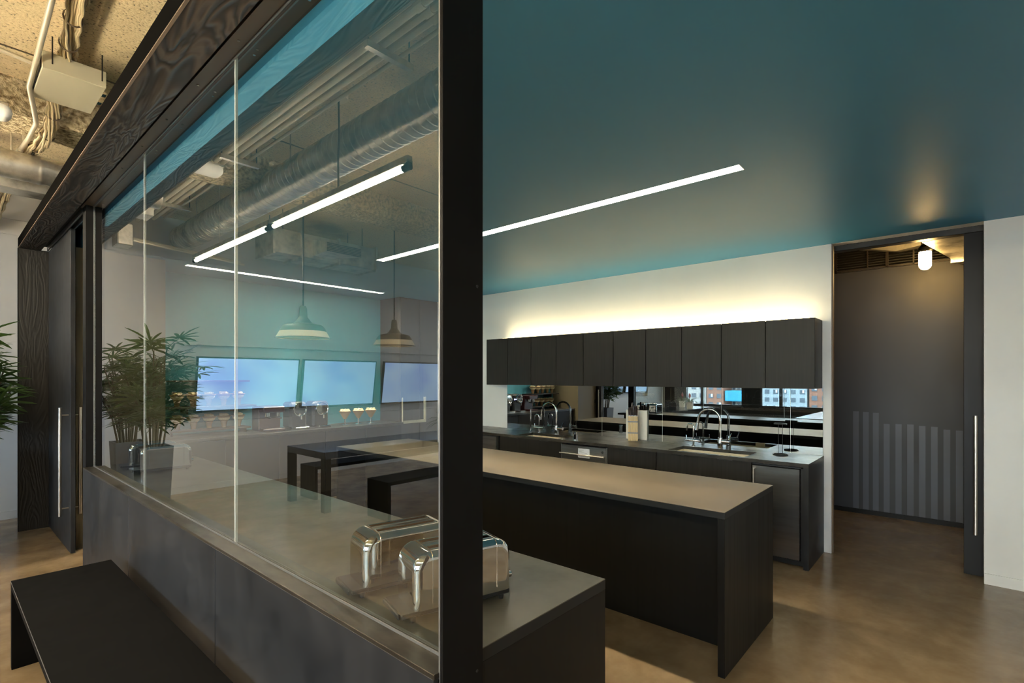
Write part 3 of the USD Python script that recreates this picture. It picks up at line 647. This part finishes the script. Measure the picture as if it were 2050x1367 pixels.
def dispenser(label, x, led):
    t = thing('drink_dispenser', label, 'drink dispenser', (x, 6.80, .96), group='round-faced drink dispensers')
    part(t, 'body', bx(-.11, .13, -.02, .22, 0, .36, .03), 'black_plastic')
    part(t, 'round_face', [trimesh.creation.cylinder(.085, .06, sections=32, transform=trimesh.transformations.translation_matrix((0, -.045, .26)) @ trimesh.transformations.rotation_matrix(PI / 2, [1, 0, 0])), tube([(.088 * math.cos(a), -.075, .26 + .088 * math.sin(a)) for a in np.linspace(0, 2 * PI, 33)], .009, 8)], 'chrome')
    part(t, 'spout', tube([(0, -.07, .20), (0, -.11, .17), (0, -.11, .13)], .012, 8), 'chrome')
    part(t, 'drip_tray', bx(-.09, .09, -.16, -.02, 0, .03, .005), 'chrome_soft')
    if led: part(t, 'status_light', cyl((.105, -.021, .25), (.105, -.028, .25), .016, n=12), 'led_blue', label='blue status light')
dispenser('black drink dispenser with a round chrome face and blue light', 3.30, True)
dispenser('black drink dispenser with a round chrome face, no blue light', 3.62, False)
def server(label, x, hgt, first=None):
    if first is not None: return dup(first, label, (x, 6.74, .96))
    t = thing('footed_basket', label, 'basket', (x, 6.74, .96), group='footed snack baskets')
    part(t, 'foot', lathe([(0, 0), (.05, 0), (.05, .008), (.012, .02), (.012, .09), (0, .09)], 20), 'chrome_soft')
    part(t, 'cone', lathe([(0, .09), (.02, .09), (.085, .2), (.09, .205), (.082, .2), (.015, .1), (0, .1)], 20), 'wicker')
    part(t, 'snacks', [spheroid((0, 0, .2), (.078, .078, .035), 2)] + [spheroid((.05 * math.cos(a), .05 * math.sin(a), .225), (.02, .016, .014), 1) for a in np.linspace(0, 5.5, 7)], 'snack', True, kind='stuff')
    return t
f0 = server('footed snack basket next to the drink dispensers', 3.98, 0)
server('footed snack basket, middle of the three beside the dispensers', 4.20, 0, f0)
server('footed snack basket closest to the dark tall cabinet', 4.41, 0, f0)

# ================================================================== hall side: bench, tables, televisions, lamps
def slab_bench(name, label, x0, x1, y0, y1, h, along, leg=None):
    t = thing(name, label, 'bench')
    th = .042
    part(t, 'seat', bx(x0, x1, y0, y1, h - th, h, .002), 'bench_top')
    if along == 'y':
        part(t, 'end_panel', bx(x0, x1, y1 - th, y1, 0, h - th, .002), 'bench_top')
        part(t, 'end_panel', bx(x0, x1, y0, y0 + th, 0, h - th, .002), 'bench_top')
        part(t, 'edge_band', bx(x0 - .0012, x0, y0, y1, h - .006, h - .0005), 'edge_metal', False)
    else:
        part(t, 'end_panel', bx(x0, x0 + th, y0, y1, 0, h - th, .002), 'bench_top')
        part(t, 'end_panel', bx(x1 - th, x1, y0, y1, 0, h - th, .002), 'bench_top')
    return t
slab_bench('bench', 'low black bench standing against the slate-grey panels', .302, .762, 1.45, 4.08, .495, 'y')
def dining_table(label, x0, x1, y0, y1):
    t = thing('dining_table', label, 'table')
    part(t, 'tabletop', bx(x0, x1, y0, y1, .655, .74, .004), 'table_top')
    for x in (x0, x1 - .09):
        for y in (y0, y1 - .09):
            part(t, 'leg', bx(x, x + .09, y, y + .09, 0, .655, .003), 'bench_top')
dining_table('long black dining table parallel to the television wall', -4.9, -1.36, 5.82, 6.80)
slab_bench('dining_bench', 'black slab bench tucked under the television side of the dining table', -4.7, -1.62, 6.55, 6.96, .45, 'x')
slab_bench('dining_bench', 'black slab bench on the open side of the dining table', -4.8, -1.66, 4.94, 5.36, .45, 'x')
dining_table('black dining table further along the windows', -4.6, -1.5, 1.85, 2.85)
slab_bench('dining_bench', 'black slab bench beside the second dining table', -4.4, -1.7, 3.2, 3.58, .45, 'x')

def television(label, xc, w):
    t = thing('television', label, 'television', (xc, FAR - .03, 1.56), group='televisions on the end wall')
    h = .80; tilt = math.radians(9.0)
    R = trimesh.transformations.rotation_matrix(tilt, [1, 0, 0])
    def tl(m): m = m.copy(); m.apply_transform(R); m.apply_translation((0, -.085, 0)); return m
    part(t, 'bezel', tl(cut(bx(-w / 2, w / 2, -.03, .03, -h / 2 - .02, h / 2, .003), bx(-w / 2 + .018, w / 2 - .018, -.05, -.022, -h / 2 + .012, h / 2 - .018))), 'dark_green_bezel', False)
    part(t, 'screen', tl(bx(-w / 2 + .018, w / 2 - .018, -.0245, -.0225, -h / 2 + .012, h / 2 - .018)), 'screen', False)
    part(t, 'speaker_bar', tl(bx(-w / 2 + .1, w / 2 - .1, -.032, -.02, -h / 2 - .018, -h / 2 + .002, .002)), 'chrome_soft', False)
    part(t, 'wall_mount', [bx(-.15, .15, -.05, .09, -.1, .1)], 'black_metal', False)
television('wall television closest to the doorway', -1.46, 1.50)
television('wall television in the middle of the row', -2.98, 1.40)
television('wall television closest to the windows', -4.60, 1.50)

def pendant(label, loc, first=None):
    if first is not None: return dup(first, label, loc)
    t = thing('pendant_lamp', label, 'pendant lamp', loc, group='barn shade pendants')
    R = .29
    shade = lathe([(R, 0), (R + .006, .004), (R - .02, .012), (R * .80, .11), (R * .70, .145), (R * .40, .165), (.10, .17), (.08, .19), (.045, .24), (.04, .33), (.028, .36), (.0, .36)], 40)
    part(t, 'shade', shade, 'enamel_grey')
    part(t, 'shade_lining', lathe([(R - .004, .003), (R * .79, .105), (R * .69, .14), (R * .4, .158), (.0, .162)], 40), 'enamel_white')
    part(t, 'bulb', spheroid((0, 0, .085), (.045, .045, .06), 2), 'bulb_glow', True)
    part(t, 'rod', cyl((0, 0, .355), (0, 0, DECK - loc[2]), .009, n=10), 'black_metal')
    part(t, 'canopy', lathe([(0, DECK - loc[2] - .03), (.06, DECK - loc[2] - .03), (.065, DECK - loc[2]), (0, DECK - loc[2])], 20), 'enamel_grey')
    return t
p0 = pendant('grey barn-shade pendant closer to the glass screen', (-.945, 5.52, 2.09))
pendant('grey barn-shade pendant closer to the windows', (-2.435, 5.90, 2.09), p0)

# hanging fluorescent strip
def fluorescent(label, fx, fz, runs, cords):
    fl = thing('fluorescent_strip', label, 'strip light')
    for a, c in runs:
        part(fl, 'housing', bx(fx - .022, fx + .022, a, c, fz + .026, fz + .075, .004), 'galvanised')
        part(fl, 'tube', cyl((fx, a + .07, fz), (fx, c - .07, fz), .019, n=16), 'tube_glow', label='glowing fluorescent tube')
        part(fl, 'tube_holder', [cyl((fx, a, fz), (fx, a + .07, fz), .024, n=16), bx(fx - .02, fx + .02, a, a + .03, fz, fz + .04)], 'black_metal')
        part(fl, 'tube_holder', [cyl((fx, c - .07, fz), (fx, c, fz), .024, n=16), bx(fx - .02, fx + .02, c - .03, c, fz, fz + .04)], 'black_metal')
    cy, c2 = cords
    dz = DECK - fz
    part(fl, 'cord', tube([(fx, cy, fz + .07), (fx + .004, cy, fz + .35 * dz), (fx - .012, cy + .01, fz + .62 * dz), (fx, cy, DECK - .03)], .008, 8), 'cable_tie')
    part(fl, 'hanger', tube([(fx, c2, fz + .07), (fx, c2, DECK - .01)], .003, 6), 'conduit_metal')
    part(fl, 'canopy', lathe([(0, DECK - .04), (.07, DECK - .04), (.075, DECK - .032), (.075, DECK), (0, DECK)], 28, (fx, cy, 0)), 'cream_disc', label='round cream ceiling canopy')
fluorescent('two bare fluorescent tubes in line beside the spiral duct', 1.81 - 2.148, 3.08, ((2.80, 4.94), (4.96, 7.08)), (3.717, 6.26))
fluorescent('two bare fluorescent tubes in line over the middle of the hall', -2.25, 3.08, ((-.3, 1.84), (1.86, 3.98)), (.6, 3.2))
fluorescent('two bare fluorescent tubes hung low over the aisle behind the bench', -1.0, 2.40, ((-1.6, .54), (.56, 2.70)), (-.7, 1.9))

# ducts, conduits, cables under the deck
def ribbed_pipe(p0, p1, r, pitch, m_=28, rib=.006):
    p0, p1 = np.array(p0, float), np.array(p1, float); L = np.linalg.norm(p1 - p0); n = int(L / pitch); pts, rr = [], []
    for k in range(n):
        for f, dr in ((.0, 0), (.86, 0), (.90, rib), (.96, rib)):
            pts.append(p0 + (p1 - p0) * (k + f) / n); rr.append(r + dr)
    pts.append(p1); rr.append(r)
    return tube(np.array(pts), rr, m_)
t = thing('spiral_duct', 'large galvanised spiral duct running along the hall ceiling', 'duct')
part(t, 'pipe', ribbed_pipe((-.55, -3.5, 3.60), (-.55, 8.26, 3.60), .165, .085), 'galvanised', 25)
part(t, 'collar', [tube([(-.55, y, 3.60), (-.55, y + .03, 3.60)], .175, 28) for y in (7.1, 4.6, .6)], 'galvanised')
part(t, 'hanger', [bx(-.728, -.726, y, y + .025, 3.60, DECK) for y in (7.1, 4.6, .62)] + [bx(-.375, -.373, y, y + .025, 3.60, DECK) for y in (7.1, 4.6, .62)], 'galvanised', False)
for k, (x, lab) in enumerate(((.025, 'first metal conduit of the overhead bundle beside the glass'), (-.035, 'second metal conduit of the overhead bundle beside the glass'), (-.095, 'third metal conduit of the overhead bundle beside the glass'), (-.18, 'thin fourth conduit of the overhead bundle beside the spiral duct'))):
    t = thing('conduit', lab, 'conduit', group='parallel overhead conduits')
    part(t, 'pipe', tube([(x, -4.5, 3.70), (x, 8.05 - .12 * k, 3.70)], .024 if k < 3 else .014, 12), 'conduit_metal')
    part(t, 'coupling', [tube([(x, y, 3.70), (x, y + .07, 3.70)], .03 if k < 3 else .02, 12) for y in (2.2, 5.3)], 'conduit_metal')
t = thing('conduit_support', 'metal strut holding the overhead conduits across the hall', 'bracket')
for y in (1.0, 2.66, 5.0, 6.9):
    part(t, 'strut', bx(-.26, .08, y, y + .04, 3.634, 3.674), 'galvanised', False)
    part(t, 'hanger_rod', [cyl((-.24, y + .02, 3.64), (-.24, y + .02, DECK), .006, n=8), cyl((.065, y + .02, 3.64), (.065, y + .02, DECK), .006, n=8)], 'black_metal')
t = thing('pipe', 'pair of thin pipes crossing under the deck behind the spiral duct', 'pipe')
part(t, 'run', [tube([(-1.2, 7.95, 3.33), (.2, 7.9, 3.42)], .022, 10), tube([(-1.2, 7.80, 3.28), (.2, 7.76, 3.37)], .015, 10)], 'conduit_metal')
part(t, 'wall_fitting', [bx(.14, .30, 7.7, 8.0, 3.28, 3.55, .01)], 'galvanised')

t = thing('rectangular_duct', 'square sheet-metal duct with a grille hung over the dining table', 'duct')
part(t, 'trunk', bx(-2.7, -1.15, 6.75, 7.25, 3.30, 3.62, .004), 'galvanised')
part(t, 'flange', [bx(x, x + .03, 6.72, 7.28, 3.27, 3.65, .003) for x in (-2.72, -2.1, -1.55, -1.17)], 'galvanised')
part(t, 'branch', trimesh.convex.convex_hull(np.array([(-2.0, 6.75, 3.34), (-1.7, 6.75, 3.34), (-2.0, 6.75, 3.56), (-1.7, 6.75, 3.56), (-2.1, 6.2, 3.30), (-1.6, 6.2, 3.30), (-2.1, 6.2, 3.42), (-1.6, 6.2, 3.42)])), 'galvanised', False)
part(t, 'grille', [bx(-2.1, -1.6, 6.19, 6.2, 3.30 + .02 * k, 3.31 + .02 * k) for k in range(6)], 'black_metal', False)
part(t, 'hanger', [cyl((x, y, 3.6), (x, y, DECK), .006, n=8) for x in (-2.5, -1.3) for y in (6.8, 7.2)], 'black_metal')

# fireproofed beam
gx, gy, gz = 60, 9, 5
bm = trimesh.creation.box((7.7 - WEST, .41, .27)); bm = bm.subdivide_to_size(.09) if hasattr(bm, 'subdivide_to_size') else bm
bm.apply_translation(((7.7 + WEST) / 2, 5.54, DECK - .135))
v = np.array(bm.vertices); nz = meshkit.fbm(v * 9.0, 3, 5) - .5
v[:, 1] += nz * .05; v[:, 2] = np.where(v[:, 2] < DECK - .02, v[:, 2] + nz * .05, v[:, 2]); bm.vertices = v
shell('beam', bm, 'fireproofing', 'rough fireproofed beam crossing under the concrete deck', 'beam', smooth=60)
t = thing('cross_duct', 'round metal duct running along the fireproofed beam', 'duct')
part(t, 'pipe', ribbed_pipe((.31, 5.93, 3.424), (.975, 5.93, 3.424), .115, .25, 24, .004), 'galvanised', 25)
part(t, 'rectangular_duct', bx(.31, .83, 6.13, 6.35, 3.283, 3.424, .004), 'galvanised')
part(t, 'hanger', [cyl((.46, 6.17, 3.4), (.46, 6.17, DECK), .006, n=8), cyl((.55, 6.33, 3.4), (.55, 6.33, DECK), .006, n=8)], 'conduit_metal')
t = thing('hanging_light', 'white rounded fluorescent fitting at the edge above the palm', 'strip light', (.255, 4.957, 3.477))
part(t, 'lens', hull_spheres([(-.12, -.03, 0, .05), (.07, -.03, 0, .05), (-.12, .03, 0, .05), (.07, .03, 0, .05)], 16), 'white_plastic')
part(t, 'tray', bx(-.17, .10, -.06, .06, .03, .055, .004), 'galvanised')
part(t, 'hanger', cyl((.0, 0, .05), (.0, 0, DECK - 3.477), .005, n=8), 'black_metal')
# electrical box and cables
eb = thing('junction_box', 'beige metal box hanging under the concrete deck', 'electrical box')
part(eb, 'housing', bx(.481, .816, 4.516, 5.045, 3.684, 3.80, .004), 'beige_metal')
part(eb, 'side_cover', bx(.472, .481, 4.54, 5.02, 3.694, 3.79), 'black_metal', False)
part(eb, 'screw', [cyl((.816, y, z), (.820, y, z), .006, n=10) for y in (4.57, 4.99) for z in (3.71, 3.775)], 'chrome_soft')
part(eb, 'threaded_rod', [cyl((.79, 4.50, 3.72), (.79, 4.50, DECK), .004, n=8), cyl((.53, 4.50, 3.72), (.53, 4.50, DECK), .004, n=8)], 'black_metal')
part(eb, 'mounting_tab', bx(.816, .847, 4.68, 4.73, 3.71, 3.725), 'chrome_soft', False)
part(eb, 'mounting_tab', bx(.816, .847, 4.84, 4.89, 3.71, 3.725), 'chrome_soft', False)
def bundle(name, label, pts, n, r, wob, cr, seed, ties):
    pr = np.random.default_rng(seed); t = thing(name, label, 'cable')
    P = np.array(pts, float); s = np.linspace(0, len(P) - 1, len(P) * 7)
    from scipy.interpolate import CubicSpline
    sp_ = CubicSpline(np.arange(len(P)), P); C = sp_(s)
    for k in range(n):
        ph, tw, q = pr.random() * 2 * PI, .5 + pr.random() * .8, r * math.sqrt(pr.random())
        rad = q * (1 + wob * np.sin(s * 2 * PI + 1.0) ** 2)
        o = np.stack([rad * np.cos(ph + tw * s), np.zeros_like(s), rad * np.sin(ph + tw * s)], 1)
        part(t, 'strand', tube(C + o, cr, 6), 'cable_beige')
    for u in ties:
        c = sp_(u); part(t, 'tie', [tube([(c[0] + (r + .008) * math.cos(a), c[1], c[2] + (r + .008) * math.sin(a)) for a in np.linspace(0, 2 * PI, 17)], .005, 6)], 'cable_tie')
    return t
bundle('cable_bundle', 'thick twisted bundle of beige cables dropping into the metal box', [(.547, 3.175, 3.81), (.556, 3.62, 3.83), (.573, 4.06, 3.838), (.60, 4.45, 3.83), (.61, 4.56, 3.80)], 18, .040, .35, .0075, 11, (.5, 1.2, 2.0, 2.8))
bundle('cable_bundle', 'twisted bundle of beige cables leaving the metal box toward the end wall', [(.61, 5.05, 3.735), (.615, 5.25, 3.62), (.60, 5.55, 3.555), (.565, 5.95, 3.585), (.54, 6.4, 3.57), (.51, 7.0, 3.53), (.48, 7.6, 3.47), (.46, 8.36, 3.40)], 18, .036, .35, .0075, 12, (.7, 1.6, 2.6, 3.6, 4.6, 5.6))
t = thing('bent_conduit', 'bent pale conduit looping past the metal box', 'conduit')
part(t, 'pipe', tube([(.425, 1.8, 3.77), (.44, 3.35, 3.765), (.445, 3.8, 3.755), (.452, 4.41, 3.72), (.455, 4.90, 3.69), (.50, 5.12, 3.63), (.53, 5.28, 3.585), (.515, 5.6, 3.56), (.49, 6.1, 3.57), (.45, 6.6, 3.54), (.42, 7.3, 3.45)], .016, 12), 'conduit_metal')
part(t, 'coupling', [tube([(.498, 5.92, 3.567), (.491, 6.08, 3.57)], .022, 12)], 'conduit_metal')
part(t, 'feed', tube([(-.1, 4.73, 3.84), (.472, 4.70, 3.77)], .014, 10), 'conduit_metal')

# ================================================================== palms
def planter_palm(label_p, label_q, loc, seed, H=1.35):
    t = thing('planter', label_p, 'planter', loc)
    a, b_ = .115, .155
    def fr(z): q = a + (b_ - a) * z / .91; return q
    outer = trimesh.convex.convex_hull(np.array([(sx * fr(z), sy * fr(z), z) for z in (0, .91) for sx in (-1, 1) for sy in (-1, 1)]))
    part(t, 'pot', cut(outer, bx(-.137, .137, -.137, .137, .84, 1.0)), 'planter_grey', False)
    part(t, 'soil', bx(-.137, .137, -.137, .137, .83, .875), 'soil', False)
    pr = np.random.default_rng(seed)
    q = thing('palm', label_q, 'plant', (loc[0], loc[1], loc[2] + .875))
    for k in range(16):
        an = pr.random() * 2 * PI; rr = .05 + .05 * pr.random(); hgt = H * (.36 + .54 * pr.random())
        bx0, by0 = rr * math.cos(an), rr * math.sin(an)
        lean = .10 + .14 * pr.random()
        top = np.array([bx0 + lean * math.cos(an), by0 + lean * math.sin(an), hgt])
        stem = np.array([[bx0, by0, -.02], [bx0 + .3 * lean * math.cos(an), by0 + .3 * lean * math.sin(an), hgt * .5], top])
        part(q, 'stem', tube(stem, [.011, .009, .007], 7), 'stem_brown')
        for j in range(7):
            f = 1 - j * .115
            base = stem[0] * (1 - f) ** 2 + 2 * f * (1 - f) * stem[1] + f * f * top
            aa = an + (pr.random() - .5) * 2.2 + j * 2.2; el = .15 + .75 * pr.random()
            pl = .13 + .13 * pr.random()
            d0 = np.array([math.cos(aa) * math.cos(el), math.sin(aa) * math.cos(el), math.sin(el)])
            if loc[0] + base[0] + d0[0] * (pl + .16) > .46: d0[0] = -abs(d0[0])
            tip = base + d0 * pl
            ms_ = [tube([base, (base + tip) / 2 + (0, 0, .01), tip], .0028, 5)]
            nl = 7 + int(pr.random() * 3); side = np.cross(d0, (0, 0, 1)); side /= np.linalg.norm(side); up = np.cross(side, d0)
            for l in range(nl):
                th = (l / (nl - 1) - .5) * 3.7
                dl = d0 * math.cos(th) + side * math.sin(th); Ll = (.21 + .12 * pr.random()) * (1 - .22 * abs(th) / 1.85)
                w = .010 + .007 * pr.random(); nb = np.cross(dl, up); nb /= np.linalg.norm(nb)
                V, F = [], []
                for i, u in enumerate((0, .2, .55, .85, 1.0)):
                    c = tip + dl * Ll * u - np.array([0, 0, 1]) * (.05 * u * u * Ll / .25)
                    ww_ = w * (.25, .85, 1.0, .7, .12)[i]
                    V += [c + nb * ww_, c - up * .003 * (1 - u), c - nb * ww_]
                for i in range(4):
                    o = 3 * i
                    F += [(o, o + 3, o + 4), (o, o + 4, o + 1), (o + 1, o + 4, o + 5), (o + 1, o + 5, o + 2)]
                ms_.append(trimesh.Trimesh(np.array(V), np.array(F), process=False))
            part(q, 'frond', cat(*ms_), 'leaf', True)
planter_palm('tall tapered grey planter, first beside the sliding door', 'bushy lady palm in the planter closer to the viewpoint', (.20, 6.62, 0), 21)
planter_palm('tall tapered grey planter close to the television wall', 'bushy lady palm in the planter close to the television wall', (.265, 7.36, 0), 34, 1.25)

def bromeliad(lp, lq, loc, seed):
    t = thing('flower_pot', lp, 'flower pot', loc)
    part(t, 'pot', lathe([(0, 0), (.085, 0), (.10, .18), (.105, .19), (.095, .19), (.09, .16), (0, .16)], 28), 'white_plastic')
    part(t, 'soil', lathe([(0, .165), (.092, .165), (.0, .168)], 20), 'soil')
    q = thing('bromeliad', lq, 'plant', (loc[0], loc[1], loc[2] + .165)); pr = np.random.default_rng(seed)
    for k in range(22):
        a = k * 2.4; L = .22 + .14 * pr.random(); w = .016; V, F = [], []
        d_ = np.array([math.cos(a), math.sin(a), 0]); n_ = np.array([-math.sin(a), math.cos(a), 0]); rise = .5 + .5 * pr.random()
        for i, u in enumerate((0, .25, .5, .75, 1)):
            c = d_ * (.02 + L * u) + np.array([0, 0, L * (rise * 1.5 * u - 1.0 * u * u)]); q_ = w * (1, 1, .9, .6, .08)[i]
            V += [c + n_ * q_ + (0, 0, .004), c, c - n_ * q_ + (0, 0, .004)]
        for i in range(4):
            o = 3 * i; F += [(o, o + 3, o + 4), (o, o + 4, o + 1), (o + 1, o + 4, o + 5), (o + 1, o + 5, o + 2)]
        part(q, 'leaf', trimesh.Trimesh(np.array(V), np.array(F), process=False), 'leaf', True)
    part(q, 'flower_spike', lathe([(0, 0), (.008, 0), (.01, .15), (.035, .18), (.03, .24), (0, .30)], 14), 'red_bract')
bromeliad('white flower pot on the dining table closer to the end wall', 'red-spiked bromeliad in the white pot closer to the end wall', (-4.15, 6.5, .74), 4)
bromeliad('white flower pot on the dining table closer to the kitchen', 'red-spiked bromeliad in the white pot closer to the kitchen', (-3.45, 5.98, .74), 5)

# ================================================================== corridor fittings
t = thing('jar_lamp', 'glowing glass jar lamp hanging in the dark corridor', 'pendant lamp', (6.6, .286, 2.84))
part(t, 'glass_jar', hull_spheres([(0, 0, .06, .052), (0, 0, -.055, .052)], 24), 'jar_glow', label='bright amber glass jar')
part(t, 'cap', lathe([(.054, .075), (.06, .09), (.055, .12), (.03, .15), (0, .155)], 24), 'black_metal')
part(t, 'stem', cyl((0, 0, .15), (0, 0, .76), .007, n=10), 'conduit_metal')
part(t, 'coupling', ring((0, 0, .19), .014, .006, 16, 6), 'conduit_metal')
t = thing('wall_vent', 'dark louvred vent high on the striped corridor wall', 'vent')
part(t, 'frame', [bx(7.47, 7.5, -.3, 1.2, 2.955, 2.975), bx(7.47, 7.5, -.3, 1.2, 3.235, 3.255), bx(7.47, 7.5, 1.18, 1.2, 2.955, 3.255), bx(7.47, 7.5, .86, .875, 2.96, 3.25), bx(7.47, 7.5, .66, .69, 2.96, 3.25), bx(7.47, 7.5, .42, .435, 2.96, 3.25), bx(7.47, 7.5, -.3, -.28, 2.955, 3.255)], 'brown_panel', False)
for k in range(9):
    z = 2.985 + k * .029
    part(t, 'louvre', trimesh.convex.convex_hull(np.array([(7.475, y, z + .014) for y in (-.28, 1.18)] + [(7.478, y, z + .018) for y in (-.28, 1.18)] + [(7.495, y, z) for y in (-.28, 1.18)] + [(7.499, y, z + .004) for y in (-.28, 1.18)])), 'black_metal', False)
t = thing('corridor_duct', 'galvanised sheet duct crossing the corridor above the vent', 'duct')
part(t, 'offset_box', trimesh.convex.convex_hull(np.array([(7.02, 1.0, 3.16), (7.02, .55, 3.045), (7.02, .34, 3.075), (7.02, 1.0, 3.5), (7.02, .34, 3.5), (7.4, 1.0, 3.2), (7.4, .55, 3.1), (7.4, .34, 3.12), (7.4, 1.0, 3.5), (7.4, .34, 3.5)])), 'galvanised', False)
part(t, 'seam', bx(7.012, 7.02, .545, .56, 3.05, 3.5), 'galvanised', False)
part(t, 'seam', bx(7.012, 7.02, .82, .835, 3.12, 3.5), 'galvanised', False)
def obox(cx, cy_, cz, L, W, H, rz):
    return move(bx(-L / 2, L / 2, -W / 2, W / 2, -H / 2, H / 2, .004), (cx, cy_, cz), rz)
part(t, 'branch', obox(6.705, -.093, 3.05, 1.5, .5, .31, math.radians(-10.4)), 'galvanised')
part(t, 'flange', obox(7.15, -.17, 3.05, .04, .55, .36, math.radians(-10.4)), 'galvanised')
